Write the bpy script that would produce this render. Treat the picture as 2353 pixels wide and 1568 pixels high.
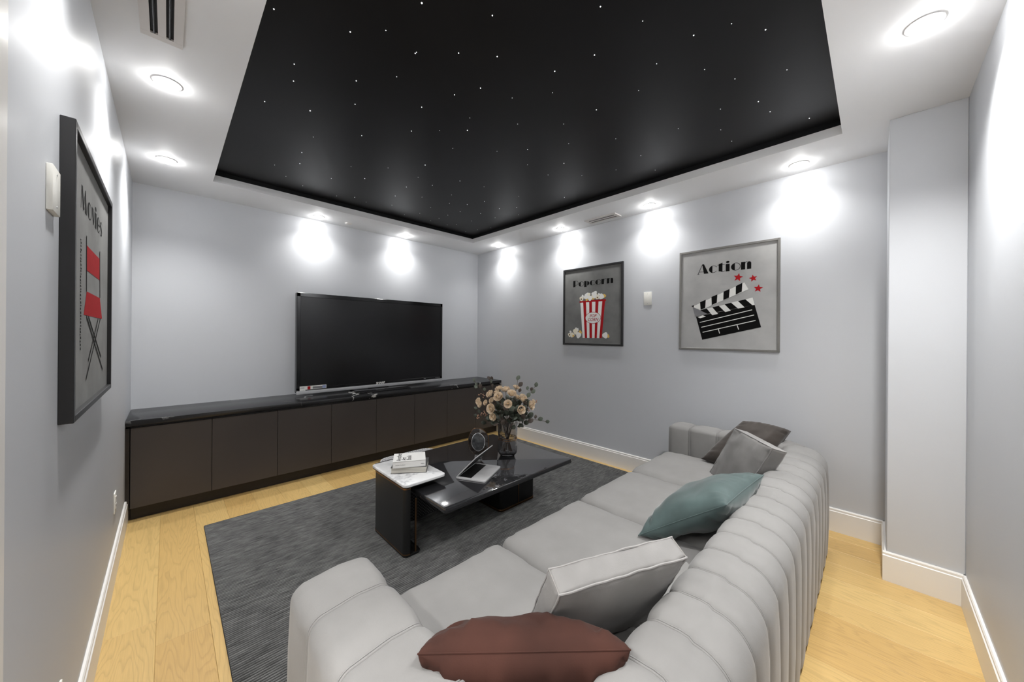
import bpy, bmesh, math, random
from mathutils import Vector, Matrix, noise

# ------------------------------------------------------------------ scene, camera, light level
for o in list(bpy.data.objects):
    bpy.data.objects.remove(o, do_unlink=True)
scene = bpy.context.scene
COL = scene.collection
random.seed(7)

YAW, ROLL, CAM_Z, FOCAL = 0.7986, 0.0077, 1.4143, 811.56
fwd = Vector((math.cos(YAW), math.sin(YAW), 0))
rgt = Vector((math.sin(YAW), -math.cos(YAW), 0))
upv = Vector((0, 0, 1))
r2 = math.cos(ROLL) * rgt + math.sin(ROLL) * upv
u2 = -math.sin(ROLL) * rgt + math.cos(ROLL) * upv
cam_data = bpy.data.cameras.new('camera')
cam_data.sensor_width = 36.0
cam_data.lens = FOCAL / 2353 * 36.0
cam_data.shift_y = -11.43 / 2353
cam_data.clip_start = 0.02
cam = bpy.data.objects.new('camera', cam_data)
cam.matrix_world = Matrix(((r2.x, u2.x, -fwd.x, 0), (r2.y, u2.y, -fwd.y, 0), (r2.z, u2.z, -fwd.z, CAM_Z), (0, 0, 0, 1)))
COL.objects.link(cam)
scene.camera = cam

world = bpy.data.worlds.new('world')
scene.world = world
world.use_nodes = True
world.node_tree.nodes['Background'].inputs[0].default_value = (0.6, 0.65, 0.7, 1)
world.node_tree.nodes['Background'].inputs[1].default_value = 0.2
vs = scene.view_settings
vs.view_transform = 'Standard'
vs.look = 'None'
vs.gamma = 1
vs.use_curve_mapping = False
vs.exposure = 0.0
LAMP_W = 72.0          # watts of each recessed downlight
LAMP_COL = (1.0, 0.99, 0.97)

# ------------------------------------------------------------------ room dimensions (metres)
XL, XR, YN, YB, H = -0.223, 3.519, -0.343, 4.402, 2.7
PX, PY = 3.03, -0.055        # column front face / column side

# ------------------------------------------------------------------ materials
MATS = {}
def nd(nt, t, **kw):
    n = nt.nodes.new(t)
    for k, v in kw.items():
        setattr(n, k, v)
    return n
def mat(name, col, rough=0.5, metal=0.0, var=0.0, vscale=(8, 8, 8), bump=0.0, bscale=None, coat=0.0, sheen=0.0,
        trans=0.0, ior=1.45, emit=None, estr=0.0, spec=0.5, detail=4.0):
    """plain procedural material: colour broken up by noise, optional fine relief"""
    m = bpy.data.materials.new(name)
    m.use_nodes = True
    nt = m.node_tree
    b = nt.nodes['Principled BSDF']
    b.inputs['Base Color'].default_value = (*col, 1)
    b.inputs['Roughness'].default_value = rough
    b.inputs['Metallic'].default_value = metal
    b.inputs['IOR'].default_value = ior
    b.inputs['Coat Weight'].default_value = coat
    b.inputs['Sheen Weight'].default_value = sheen
    b.inputs['Sheen Roughness'].default_value = 0.4
    b.inputs['Transmission Weight'].default_value = trans
    b.inputs['Specular IOR Level'].default_value = spec
    if emit:
        b.inputs['Emission Color'].default_value = (*emit, 1)
        b.inputs['Emission Strength'].default_value = estr
    if var or bump:
        tc = nd(nt, 'ShaderNodeTexCoord')
        mp = nd(nt, 'ShaderNodeMapping')
        mp.inputs['Scale'].default_value = vscale
        nz = nd(nt, 'ShaderNodeTexNoise')
        nz.inputs['Scale'].default_value = 1.0
        nz.inputs['Detail'].default_value = detail
        nt.links.new(tc.outputs['Object'], mp.inputs[0])
        nt.links.new(mp.outputs[0], nz.inputs['Vector'])
        if var:
            rp = nd(nt, 'ShaderNodeValToRGB')
            rp.color_ramp.elements[0].position = 0.3
            rp.color_ramp.elements[1].position = 0.7
            rp.color_ramp.elements[0].color = (*[max(0, c * (1 - var)) for c in col], 1)
            rp.color_ramp.elements[1].color = (*[min(1, c * (1 + var)) for c in col], 1)
            nt.links.new(nz.outputs['Fac'], rp.inputs[0])
            nt.links.new(rp.outputs[0], b.inputs['Base Color'])
        if bump:
            src = nz
            if bscale:
                mp2 = nd(nt, 'ShaderNodeMapping')
                mp2.inputs['Scale'].default_value = bscale
                src = nd(nt, 'ShaderNodeTexNoise')
                src.inputs['Scale'].default_value = 1.0
                nt.links.new(tc.outputs['Object'], mp2.inputs[0])
                nt.links.new(mp2.outputs[0], src.inputs['Vector'])
            bp = nd(nt, 'ShaderNodeBump')
            bp.inputs['Strength'].default_value = bump
            bp.inputs['Distance'].default_value = 0.002
            nt.links.new(src.outputs['Fac'], bp.inputs['Height'])
            nt.links.new(bp.outputs[0], b.inputs['Normal'])
    MATS[name] = m
    return m

mat('wall_paint', (0.545, 0.56, 0.588), 0.45, var=0.015, vscale=(1.5, 1.5, 1.5), bump=0.06, bscale=(180, 180, 180))
mat('ceiling_paint', (0.85, 0.855, 0.865), 0.6, var=0.01, vscale=(2, 2, 2), bump=0.05, bscale=(150, 150, 150))
mat('star_panel', (0.007, 0.007, 0.008), 0.42, var=0.25, vscale=(1.2, 1.2, 1.2), spec=0.28)
mat('hall_paint', (0.80, 0.79, 0.775), 0.5, var=0.01, vscale=(2, 2, 2))
mat('trim_white', (0.80, 0.78, 0.75), 0.35, var=0.01, vscale=(3, 3, 3))
mat('plate_white', (0.80, 0.79, 0.74), 0.35, var=0.01)
mat('grille_white', (0.72, 0.69, 0.67), 0.45, var=0.01)
mat('black_void', (0.004, 0.004, 0.004), 0.6, var=0.1)
mat('black_blade', (0.02, 0.02, 0.022), 0.35, var=0.1)
mat('lamp_lens', (0.9, 0.9, 0.9), 0.4, emit=LAMP_COL, estr=110.0)
mat('star_light', (0.9, 0.9, 0.9), 0.4, emit=(0.95, 0.97, 1.0), estr=1.6)
MATS['star_light'].cycles.emission_sampling = 'NONE'
mat('cabinet_brown', (0.052, 0.044, 0.040), 0.42, var=0.06, vscale=(2, 2, 2))
mat('cabinet_dark', (0.016, 0.012, 0.010), 0.45, var=0.25, vscale=(2, 2, 30))
mat('tv_black', (0.006, 0.006, 0.007), 0.12, var=0.1)
mat('tv_screen', (0.006, 0.006, 0.007), 0.22, var=0.1)
mat('tv_silver', (0.42, 0.425, 0.44), 0.45, var=0.04)
mat('print_white', (0.78, 0.78, 0.76), 0.8, spec=0.12, var=0.02)
mat('print_red', (0.37, 0.012, 0.016), 0.8, spec=0.12, var=0.04, vscale=(40, 40, 40))
mat('print_black', (0.004, 0.004, 0.004), 0.8, spec=0.12, var=0.1)
mat('print_cream', (0.80, 0.76, 0.62), 0.8, spec=0.12, var=0.05, vscale=(60, 60, 60))
mat('print_yellow', (0.72, 0.48, 0.14), 0.8, spec=0.12, var=0.08, vscale=(60, 60, 60))
mat('print_brown', (0.12, 0.06, 0.03), 0.8, spec=0.12, var=0.08)
mat('print_grey', (0.20, 0.20, 0.21), 0.8, spec=0.12, var=0.05)
mat('print_blue', (0.25, 0.30, 0.48), 0.8, spec=0.12, var=0.05)
mat('poster_grey', (0.26, 0.26, 0.255), 0.8, spec=0.12, var=0.14, vscale=(5, 5, 5), detail=8)
mat('poster_dark', (0.17, 0.172, 0.168), 0.8, spec=0.12, var=0.2, vscale=(5, 5, 5), detail=8)
mat('poster_light', (0.40, 0.40, 0.395), 0.8, spec=0.12, var=0.12, vscale=(5, 5, 5), detail=8)
mat('frame_black', (0.014, 0.014, 0.015), 0.4, var=0.1)
mat('frame_grey', (0.20, 0.195, 0.185), 0.4, var=0.1, vscale=(3, 3, 60))
mat('sofa_fabric', (0.232, 0.227, 0.222), 0.75, var=0.07, vscale=(5, 5, 5), sheen=0.12, bump=0.12, bscale=(260, 260, 260), spec=0.3)
mat('cushion_grey', (0.225, 0.219, 0.214), 0.6, var=0.12, vscale=(7, 7, 7), sheen=0.15, bump=0.12, bscale=(260, 260, 260), spec=0.3)
mat('cushion_piping', (0.27, 0.262, 0.256), 0.5, var=0.05, sheen=0.3)
mat('seam_grey', (0.24, 0.23, 0.222), 0.75, var=0.05)
mat('cushion_green', (0.068, 0.100, 0.098), 0.5, var=0.22, vscale=(6, 6, 6), sheen=0.25, bump=0.1, bscale=(260, 260, 260), spec=0.3)
mat('cushion_brown', (0.052, 0.0195, 0.0135), 0.85, var=0.25, vscale=(6, 6, 6), sheen=0.04, bump=0.1, bscale=(260, 260, 260), spec=0.3)
mat('cushion_umber', (0.050, 0.042, 0.037), 0.65, var=0.25, vscale=(8, 8, 8), sheen=0.3, bump=0.1, bscale=(260, 260, 260), spec=0.3)
mat('table_black', (0.022, 0.022, 0.024), 0.06, var=0.05, coat=1.0, spec=0.6)
mat('table_satin', (0.012, 0.012, 0.012), 0.32, var=0.1)
mat('bronze', (0.30, 0.17, 0.09), 0.3, metal=1.0, var=0.08)
mat('book_paper', (0.70, 0.695, 0.68), 0.7, var=0.02)
mat('book_pages', (0.52, 0.50, 0.45), 0.8, var=0.25, vscale=(3, 3, 260))
mat('book_cover_dark', (0.07, 0.07, 0.07), 0.5, var=0.05)
mat('aluminium', (0.50, 0.50, 0.51), 0.38, metal=0.15, var=0.03)
mat('key_black', (0.006, 0.006, 0.006), 0.5, var=0.05)
mat('vase_glass', (0.66, 0.66, 0.67), 0.02, trans=1.0, ior=1.45, var=0.02)
mat('water', (0.62, 0.60, 0.58), 0.0, trans=1.0, ior=1.33, var=0.01)
mat('agate_dark', (0.02, 0.016, 0.014), 0.08, var=0.5, vscale=(30, 30, 30), coat=0.5)
mat('agate_core', (0.04, 0.042, 0.045), 0.12, var=0.7, vscale=(35, 35, 35), coat=0.5, detail=8)
mat('agate_white', (0.55, 0.56, 0.58), 0.2, var=0.4, vscale=(60, 60, 60))
mat('acrylic', (0.75, 0.75, 0.76), 0.03, trans=0.9, var=0.02)
mat('rose_cream', (0.86, 0.72, 0.55), 0.55, var=0.12, vscale=(45, 45, 45), sheen=0.2)
mat('rose_heart', (0.62, 0.40, 0.18), 0.55, var=0.15, vscale=(45, 45, 45))
mat('leaf_grey', (0.115, 0.135, 0.105), 0.5, var=0.25, vscale=(25, 25, 25))
mat('leaf_dark', (0.035, 0.042, 0.030), 0.5, var=0.3, vscale=(25, 25, 25))
mat('leaf_brown', (0.075, 0.058, 0.048), 0.5, var=0.25, vscale=(25, 25, 25))
mat('stem_brown', (0.07, 0.045, 0.03), 0.6, var=0.2, vscale=(40, 40, 40))
mat('berry', (0.42, 0.24, 0.16), 0.35, var=0.15, vscale=(60, 60, 60))

def wood_mat():
    m = bpy.data.materials.new('oak_plank'); m.use_nodes = True
    nt = m.node_tree; b = nt.nodes['Principled BSDF']; L = nt.links.new
    tc = nd(nt, 'ShaderNodeTexCoord'); oi = nd(nt, 'ShaderNodeObjectInfo')
    sc = nd(nt, 'ShaderNodeVectorMath', operation='SCALE'); sc.inputs[3].default_value = 37.0
    cb = nd(nt, 'ShaderNodeCombineXYZ')
    L(oi.outputs['Random'], cb.inputs[0]); L(oi.outputs['Random'], cb.inputs[1]); L(oi.outputs['Random'], cb.inputs[2])
    L(cb.outputs[0], sc.inputs[0])
    ad = nd(nt, 'ShaderNodeVectorMath', operation='ADD')
    L(tc.outputs['Object'], ad.inputs[0]); L(sc.outputs[0], ad.inputs[1])
    # cathedral figure: contour lines of a stretched noise field
    mp = nd(nt, 'ShaderNodeMapping'); mp.inputs['Scale'].default_value = (6.5, 0.75, 1)
    nz = nd(nt, 'ShaderNodeTexNoise'); nz.inputs['Scale'].default_value = 1.0; nz.inputs['Detail'].default_value = 3.0
    nz.inputs['Roughness'].default_value = 0.45
    L(ad.outputs[0], mp.inputs[0]); L(mp.outputs[0], nz.inputs['Vector'])
    mu = nd(nt, 'ShaderNodeMath', operation='MULTIPLY'); mu.inputs[1].default_value = 26.0
    fr = nd(nt, 'ShaderNodeMath', operation='FRACT')
    L(nz.outputs['Fac'], mu.inputs[0]); L(mu.outputs[0], fr.inputs[0])
    rg = nd(nt, 'ShaderNodeValToRGB')
    e = rg.color_ramp.elements
    e[0].position = 0.0; e[0].color = (0.55, 0.55, 0.55, 1)
    e[1].position = 0.35; e[1].color = (1, 1, 1, 1)
    x = e.new(0.9); x.color = (0.95, 0.95, 0.95, 1)
    x = e.new(1.0); x.color = (0.55, 0.55, 0.55, 1)
    L(fr.outputs[0], rg.inputs[0])
    # fine pores
    mp2 = nd(nt, 'ShaderNodeMapping'); mp2.inputs['Scale'].default_value = (260, 9, 1)
    n2 = nd(nt, 'ShaderNodeTexNoise'); n2.inputs['Scale'].default_value = 1.0; n2.inputs['Detail'].default_value = 2.0
    L(ad.outputs[0], mp2.inputs[0]); L(mp2.outputs[0], n2.inputs['Vector'])
    base = nd(nt, 'ShaderNodeMix', data_type='RGBA')
    base.inputs[6].default_value = (0.60, 0.385, 0.140, 1); base.inputs[7].default_value = (0.70, 0.485, 0.195, 1)
    L(oi.outputs['Random'], base.inputs[0])
    m1 = nd(nt, 'ShaderNodeMix', data_type='RGBA', blend_type='MULTIPLY'); m1.inputs[0].default_value = 0.32
    L(base.outputs[2], m1.inputs[6]); L(rg.outputs[0], m1.inputs[7])
    m2 = nd(nt, 'ShaderNodeMix', data_type='RGBA', blend_type='MULTIPLY'); m2.inputs[0].default_value = 0.22
    L(m1.outputs[2], m2.inputs[6]); L(n2.outputs['Fac'], m2.inputs[7])
    L(m2.outputs[2], b.inputs['Base Color'])
    b.inputs['Roughness'].default_value = 0.38
    bp = nd(nt, 'ShaderNodeBump'); bp.inputs['Strength'].default_value = 0.12; bp.inputs['Distance'].default_value = 0.001
    L(n2.outputs['Fac'], bp.inputs['Height']); L(bp.outputs[0], b.inputs['Normal'])
    MATS['oak_plank'] = m
wood_mat()

def vein_mat(name, base, base2, vein, rough, scale, width, dens, coat=0.0):
    m = bpy.data.materials.new(name); m.use_nodes = True
    nt = m.node_tree; b = nt.nodes['Principled BSDF']; L = nt.links.new
    tc = nd(nt, 'ShaderNodeTexCoord')
    def nz(s, d, r=0.55):
        n = nd(nt, 'ShaderNodeTexNoise'); n.inputs['Scale'].default_value = s; n.inputs['Detail'].default_value = d
        n.inputs['Roughness'].default_value = r; L(tc.outputs['Object'], n.inputs['Vector']); return n
    a = nz(scale, 8); c = nz(scale * 0.55, 3); g = nz(scale * 1.7, 5)
    sub = nd(nt, 'ShaderNodeMath', operation='SUBTRACT'); sub.inputs[1].default_value = 0.5
    ab = nd(nt, 'ShaderNodeMath', operation='ABSOLUTE')
    L(a.outputs['Fac'], sub.inputs[0]); L(sub.outputs[0], ab.inputs[0])
    rp = nd(nt, 'ShaderNodeValToRGB'); e = rp.color_ramp.elements
    e[0].position = 0.0; e[0].color = (1, 1, 1, 1); e[1].position = width; e[1].color = (0, 0, 0, 1)
    L(ab.outputs[0], rp.inputs[0])
    mk = nd(nt, 'ShaderNodeValToRGB'); e = mk.color_ramp.elements
    e[0].position = dens; e[0].color = (0, 0, 0, 1); e[1].position = dens + 0.12; e[1].color = (1, 1, 1, 1)
    L(c.outputs['Fac'], mk.inputs[0])
    ml = nd(nt, 'ShaderNodeMath', operation='MULTIPLY'); L(rp.outputs[0], ml.inputs[0]); L(mk.outputs[0], ml.inputs[1])
    bm_ = nd(nt, 'ShaderNodeMix', data_type='RGBA'); bm_.inputs[6].default_value = (*base, 1); bm_.inputs[7].default_value = (*base2, 1)
    L(g.outputs['Fac'], bm_.inputs[0])
    mx = nd(nt, 'ShaderNodeMix', data_type='RGBA'); L(ml.outputs[0], mx.inputs[0]); L(bm_.outputs[2], mx.inputs[6]); mx.inputs[7].default_value = (*vein, 1)
    L(mx.outputs[2], b.inputs['Base Color'])
    b.inputs['Roughness'].default_value = rough; b.inputs['Coat Weight'].default_value = coat
    MATS[name] = m
vein_mat('black_marble', (0.008, 0.008, 0.009), (0.012, 0.012, 0.013), (0.75, 0.75, 0.73), 0.25, 1.8, 0.0085, 0.47)
vein_mat('white_marble', (0.66, 0.67, 0.69), (0.86, 0.86, 0.86), (0.42, 0.43, 0.46), 0.15, 7.0, 0.05, 0.42)

def rug_mat():
    m = bpy.data.materials.new('rug_rib'); m.use_nodes = True
    nt = m.node_tree; b = nt.nodes['Principled BSDF']; L = nt.links.new
    tc = nd(nt, 'ShaderNodeTexCoord')
    def nz(s, d):
        mp = nd(nt, 'ShaderNodeMapping'); mp.inputs['Scale'].default_value = s
        n = nd(nt, 'ShaderNodeTexNoise'); n.inputs['Scale'].default_value = 1.0; n.inputs['Detail'].default_value = d
        L(tc.outputs['Object'], mp.inputs[0]); L(mp.outputs[0], n.inputs['Vector']); return n
    a = nz((13, 62, 1), 3); c = nz((5, 7, 1), 3); f = nz((300, 300, 50), 1)
    r1 = nd(nt, 'ShaderNodeValToRGB'); e = r1.color_ramp.elements
    e[0].position = 0.25; e[0].color = (0.075, 0.075, 0.074, 1); e[1].position = 0.75; e[1].color = (0.215, 0.215, 0.212, 1)
    L(a.outputs['Fac'], r1.inputs[0])
    r3 = nd(nt, 'ShaderNodeValToRGB'); e = r3.color_ramp.elements
    e[0].position = 0.3; e[0].color = (0.72, 0.72, 0.73, 1); e[1].position = 0.7; e[1].color = (1, 1, 1, 1)
    L(c.outputs['Fac'], r3.inputs[0])
    m1 = nd(nt, 'ShaderNodeMix', data_type='RGBA', blend_type='MULTIPLY'); m1.inputs[0].default_value = 1.0
    L(r1.outputs[0], m1.inputs[6]); L(r3.outputs[0], m1.inputs[7])
    L(m1.outputs[2], b.inputs['Base Color']); b.inputs['Roughness'].default_value = 0.9
    b.inputs['Specular IOR Level'].default_value = 0.2
    bp = nd(nt, 'ShaderNodeBump'); bp.inputs['Strength'].default_value = 0.4; bp.inputs['Distance'].default_value = 0.002
    L(f.outputs['Fac'], bp.inputs['Height']); L(bp.outputs[0], b.inputs['Normal'])
    MATS['rug_rib'] = m
rug_mat()
mat('rug_backing', (0.016, 0.016, 0.016), 0.95, var=0.1)

def weave_mat():
    m = bpy.data.materials.new('woven_check'); m.use_nodes = True
    nt = m.node_tree; b = nt.nodes['Principled BSDF']; L = nt.links.new
    tc = nd(nt, 'ShaderNodeTexCoord')
    ck = nd(nt, 'ShaderNodeTexChecker'); ck.inputs['Scale'].default_value = 88.0
    ck.inputs['Color1'].default_value = (0.16, 0.16, 0.165, 1); ck.inputs['Color2'].default_value = (0.02, 0.02, 0.021, 1)
    L(tc.outputs['Object'], ck.inputs['Vector'])
    nz = nd(nt, 'ShaderNodeTexNoise'); nz.inputs['Scale'].default_value = 200
    L(tc.outputs['Object'], nz.inputs['Vector'])
    mx = nd(nt, 'ShaderNodeMix', data_type='RGBA', blend_type='MULTIPLY'); mx.inputs[0].default_value = 0.4
    L(ck.outputs[0], mx.inputs[6]); L(nz.outputs['Fac'], mx.inputs[7]); L(mx.outputs[2], b.inputs['Base Color'])
    b.inputs['Roughness'].default_value = 0.85
    MATS['woven_check'] = m
weave_mat()
mat('pouf_rib', (0.36, 0.36, 0.37), 0.8, var=0.15, vscale=(40, 40, 40))
mat('pouf_edge', (0.55, 0.55, 0.56), 0.5, var=0.05)

# ------------------------------------------------------------------ mesh helpers
class B:
    """collects geometry; .obj() links it as one mesh object"""
    def __init__(s):
        s.bm = bmesh.new()
    def verts(s, pts):
        return [s.bm.verts.new(p) for p in pts]
    def face(s, pts):
        try:
            return s.bm.faces.new(s.verts(pts))
        except ValueError:
            return None
    def grid(s, rows, closed_u=False, closed_v=False):
        vs_ = [s.verts(r) for r in rows]
        nu, nv = len(vs_), len(vs_[0])
        for i in range(nu if closed_u else nu - 1):
            for j in range(nv if closed_v else nv - 1):
                a, b_, c, d = vs_[i][j], vs_[(i + 1) % nu][j], vs_[(i + 1) % nu][(j + 1) % nv], vs_[i][(j + 1) % nv]
                try:
                    s.bm.faces.new((a, b_, c, d))
                except ValueError:
                    pass
        return vs_
    def box(s, x0, x1, y0, y1, z0, z1, bev=0.0, seg=2):
        g = bmesh.ops.create_cube(s.bm, size=1.0)['verts']
        for v in g:
            v.co = Vector((x0 + (v.co.x + .5) * (x1 - x0), y0 + (v.co.y + .5) * (y1 - y0), z0 + (v.co.z + .5) * (z1 - z0)))
        if bev > 0:
            ed = list({e for v in g for e in v.link_edges})
            bmesh.ops.bevel(s.bm, geom=ed, offset=bev, segments=seg, affect='EDGES', profile=0.5)
        return s
    def prism(s, pts, z0, z1, bev=0.0):
        """vertical prism over a plan outline, edges softened by bev"""
        n = len(pts)
        cx = sum(p[0] for p in pts) / n; cy = sum(p[1] for p in pts) / n
        def ring(z, ins):
            out = []
            for i in range(n):
                a, b_, c = Vector(pts[i - 1]), Vector(pts[i]), Vector(pts[(i + 1) % n])
                t = (c - a)
                if t.length < 1e-9: t = Vector((1, 0))
                t.normalize()
                nn = Vector((-t.y, t.x))
                out.append((b_.x + nn.x * ins, b_.y + nn.y * ins, z))
            return out
        area = sum(pts[i - 1][0] * pts[i][1] - pts[i][0] * pts[i - 1][1] for i in range(n))
        sg = 1 if area > 0 else -1
        if bev > 0:
            rows = [ring(z0, sg * bev), ring(z0 + bev * .3, sg * bev * .3), ring(z0 + bev, 0), ring(z1 - bev, 0), ring(z1 - bev * .3, sg * bev * .3), ring(z1, sg * bev)]
        else:
            rows = [ring(z0, 0), ring(z1, 0)]
        v = s.grid(rows, closed_v=True)
        try:
            s.bm.faces.new(v[0]); s.bm.faces.new(v[-1])
        except ValueError:
            pass
        return s
    def lathe(s, prof, c=(0, 0, 0), n=32, cap=True):
        rows = [[(c[0] + r * math.cos(2 * math.pi * k / n), c[1] + r * math.sin(2 * math.pi * k / n), c[2] + z) for k in range(n)] for r, z in prof]
        v = s.grid(rows, closed_v=True)
        if cap:
            for q in (v[0], v[-1]):
                try: s.bm.faces.new(q)
                except ValueError: pass
        return s
    def tube(s, pts, r, n=8, closed=False, taper=None):
        P = [Vector(p) for p in pts]
        m = len(P); rows = []; prev = None
        for i in range(m):
            if closed: t = P[(i + 1) % m] - P[i - 1]
            else: t = P[min(i + 1, m - 1)] - P[max(i - 1, 0)]
            if t.length < 1e-9: t = Vector((0, 0, 1))
            t.normalize()
            ref = prev if prev is not None else (Vector((0, 0, 1)) if abs(t.z) < .9 else Vector((1, 0, 0)))
            a = ref - t * ref.dot(t)
            if a.length < 1e-6: a = t.orthogonal()
            a.normalize(); b_ = t.cross(a); prev = a
            rr = r if taper is None else r * (1 + (taper - 1) * i / max(1, m - 1))
            rows.append([P[i] + a * rr * math.cos(2 * math.pi * k / n) + b_ * rr * math.sin(2 * math.pi * k / n) for k in range(n)])
        v = s.grid(rows, closed_u=closed, closed_v=True)
        if not closed:
            for q in (v[0], v[-1]):
                try: s.bm.faces.new(q)
                except ValueError: pass
        return s
    def ball(s, c, r, seg=8, rings=6, sq=(1, 1, 1)):
        g = bmesh.ops.create_uvsphere(s.bm, u_segments=seg, v_segments=rings, radius=1.0)['verts']
        for v in g:
            v.co = Vector((c[0] + v.co.x * r * sq[0], c[1] + v.co.y * r * sq[1], c[2] + v.co.z * r * sq[2]))
        return s
    def mesh(s, name, material, smooth=True, angle=35):
        bmesh.ops.recalc_face_normals(s.bm, faces=s.bm.faces)
        me = bpy.data.meshes.new(name)
        s.bm.to_mesh(me); s.bm.free()
        me.materials.append(MATS[material])
        if smooth:
            me.polygons.foreach_set('use_smooth', [True] * len(me.polygons))
            me.set_sharp_from_angle(angle=math.radians(angle))
        return me
    def obj(s, name, material, parent=None, smooth=True, angle=35):
        return link(name, s.mesh(name, material, smooth, angle), parent)
def link(name, data, parent=None):
    o = bpy.data.objects.new(name, data)
    COL.objects.link(o)
    if parent: o.parent = parent
    return o
def tag(o, label, cat, group=None):
    o['label'] = label; o['category'] = cat
    if group: o['group'] = group
    return o
def thing(name, label, cat, loc=(0, 0, 0), rotz=0.0, group=None):
    o = link(name, None); o.empty_display_size = 0.05
    o.location = loc; o.rotation_euler = (0, 0, rotz)
    return tag(o, label, cat, group)
def struct(o, label=None):
    o['kind'] = 'structure'
    if label: o['label'] = label
    return o
def rrect(x0, x1, y0, y1, r, n=6):
    pts = []
    for cx, cy, a0 in ((x1 - r, y1 - r, 0), (x0 + r, y1 - r, 90), (x0 + r, y0 + r, 180), (x1 - r, y0 + r, 270)):
        for k in range(n + 1):
            a = math.radians(a0 + 90 * k / n)
            pts.append((cx + r * math.cos(a), cy + r * math.sin(a)))
    return pts
def text_mesh(body, size, material, shear=0.0, bold=0.0, width=1.0, spacing=1.0, align='LEFT'):
    """flat lettering from Blender's built-in face"""
    cu = bpy.data.curves.new('lettering', 'FONT')
    cu.body = body; cu.size = size; cu.shear = shear; cu.offset = bold; cu.space_character = spacing; cu.align_x = align
    cu.resolution_u = 3
    o = bpy.data.objects.new('lettering_tmp', cu); COL.objects.link(o)
    dg = bpy.context.evaluated_depsgraph_get(); dg.update()
    me = bpy.data.meshes.new_from_object(o.evaluated_get(dg))
    bpy.data.objects.remove(o, do_unlink=True)
    for v in me.vertices: v.co.x *= width
    me.materials.clear(); me.materials.append(MATS[material])
    me.name = 'lettering'
    return me

# ------------------------------------------------------------------ measured positions (metres)
STARS= [(0.314,1.786,2),(0.747,1.319,3),(0.993,1.156,2),(1.287,0.807,2),(1.477,0.714,1),(1.766,0.446,1),(1.908,0.348,2),(1.712,0.584,2),(0.587,1.674,2),(0.699,1.552,1),(0.859,1.576,2),(0.86,1.566,1),(1.009,1.425,2),(1.157,1.308,2),(1.489,0.965,2),(1.759,0.775,1),(1.971,0.618,1),(2.272,0.322,1),(2.157,0.527,1),(0.454,2.075,2),(0.482,2.216,2),(0.725,1.972,2),(0.867,1.788,1),(1.434,1.169,2),(1.239,1.539,2),(1.168,1.687,2),(1.421,1.473,1),(1.552,1.28,1),(1.879,0.929,1),(0.403,2.532,2),(0.62,2.436,3),(0.794,2.176,2),(1.091,1.918,2),(1.362,1.797,1),(1.858,1.188,2),(2.461,0.481,2),(2.622,0.452,2),(2.381,0.657,1),(2.872,0.293,2),(1.17,2.191,2),(1.302,2.051,1),(1.433,1.916,3),(1.622,1.628,1),(1.833,1.417,1),(0.953,2.485,2),(0.719,2.744,1),(1.496,2.177,1),(1.753,1.976,1),(1.897,1.798,2),(2.045,1.534,1),(2.226,1.265,1),(2.409,0.913,1),(2.621,0.72,1),(2.826,0.707,1),(2.568,1.248,1),(0.719,3.038,2),(0.755,3.246,2),(0.615,3.421,1),(1.068,3.006,1),(1.293,2.809,1),(1.484,2.547,3),(1.557,2.788,1),(2.065,1.957,1),(2.252,1.735,2),(2.643,1.498,1),(2.874,1.272,1),(2.319,1.955,1),(2.533,1.758,1),(1.236,3.146,2),(1.026,3.357,1),(0.73,3.595,1),(0.888,3.71,1),(1.581,3.047,2),(1.732,2.843,2),(1.857,2.587,2),(2.087,2.529,1),(1.193,3.738,1),(1.334,3.647,2),(1.467,3.694,1),(1.605,3.321,2),(1.808,3.159,1),(1.984,2.903,1),(2.474,2.458,1),(2.808,2.154,2),(2.096,3.104,1),(2.247,2.998,2),(2.319,2.801,2),(2.021,3.347,1),(2.319,3.222,2),(2.031,3.593,1),(2.518,3.108,2),(2.565,2.845,2),(2.671,2.686,2),(2.845,2.832,1),(1.931,3.763,1),(2.278,3.586,1),(2.289,3.421,1),(2.729,3.101,1),(2.608,3.386,1),(2.255,3.733,1),(2.484,3.723,1),(2.559,3.633,1),(2.818,3.787,1),(2.874,3.609,1),(2.941,3.423,1),(1.694,3.58,1)]
ROSES=[(1.8971,2.3541,0.8583,0.0276),(1.8757,2.3051,0.8397,0.0245),(1.9225,2.2874,0.8503,0.0219),(1.9855,2.3098,0.9137,0.0335),(1.9719,2.1834,0.9086,0.0378),(2.0809,2.3006,0.9541,0.0313),(2.0398,2.2849,0.9253,0.0253),(2.1112,2.2432,0.9489,0.0368),(2.0951,2.1472,0.9274,0.0358),(2.1919,2.1926,0.9641,0.0285),(1.9784,2.2749,0.8649,0.0249),(1.9091,2.2028,0.8145,0.0374),(1.9147,2.1834,0.7483,0.0293),(1.9884,2.0836,0.8597,0.0317),(2.1715,2.0868,0.8811,0.0387),(2.1652,2.1487,0.8852,0.0252),(2.0952,2.0354,0.8033,0.0348),(2.2353,2.0525,0.821,0.0367),(2.2792,2.0656,0.8423,0.0226)]
SPRIG_a=[(1.8821,2.3966,1.0343),(1.8966,2.3824,0.9974),(1.8947,2.3843,0.9773),(1.9212,2.3584,0.9862),(1.948,2.3324,0.955)]
SPRIG_b=[(1.9741,2.307,1.0525),(1.9925,2.289,1.0527),(1.9886,2.2929,1.0241),(1.9969,2.2847,0.9899)]
SPRIG_c=[(2.1542,2.1316,1.0573),(2.1688,2.1173,1.0003),(2.165,2.121,0.9488)]
SPRIG_d=[(2.265,2.0236,0.9985),(2.2366,2.0513,0.961),(2.212,2.0753,0.9693),(2.2469,2.0412,0.9411),(2.2185,2.069,0.9094),(2.1899,2.0968,0.8919)]
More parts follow.
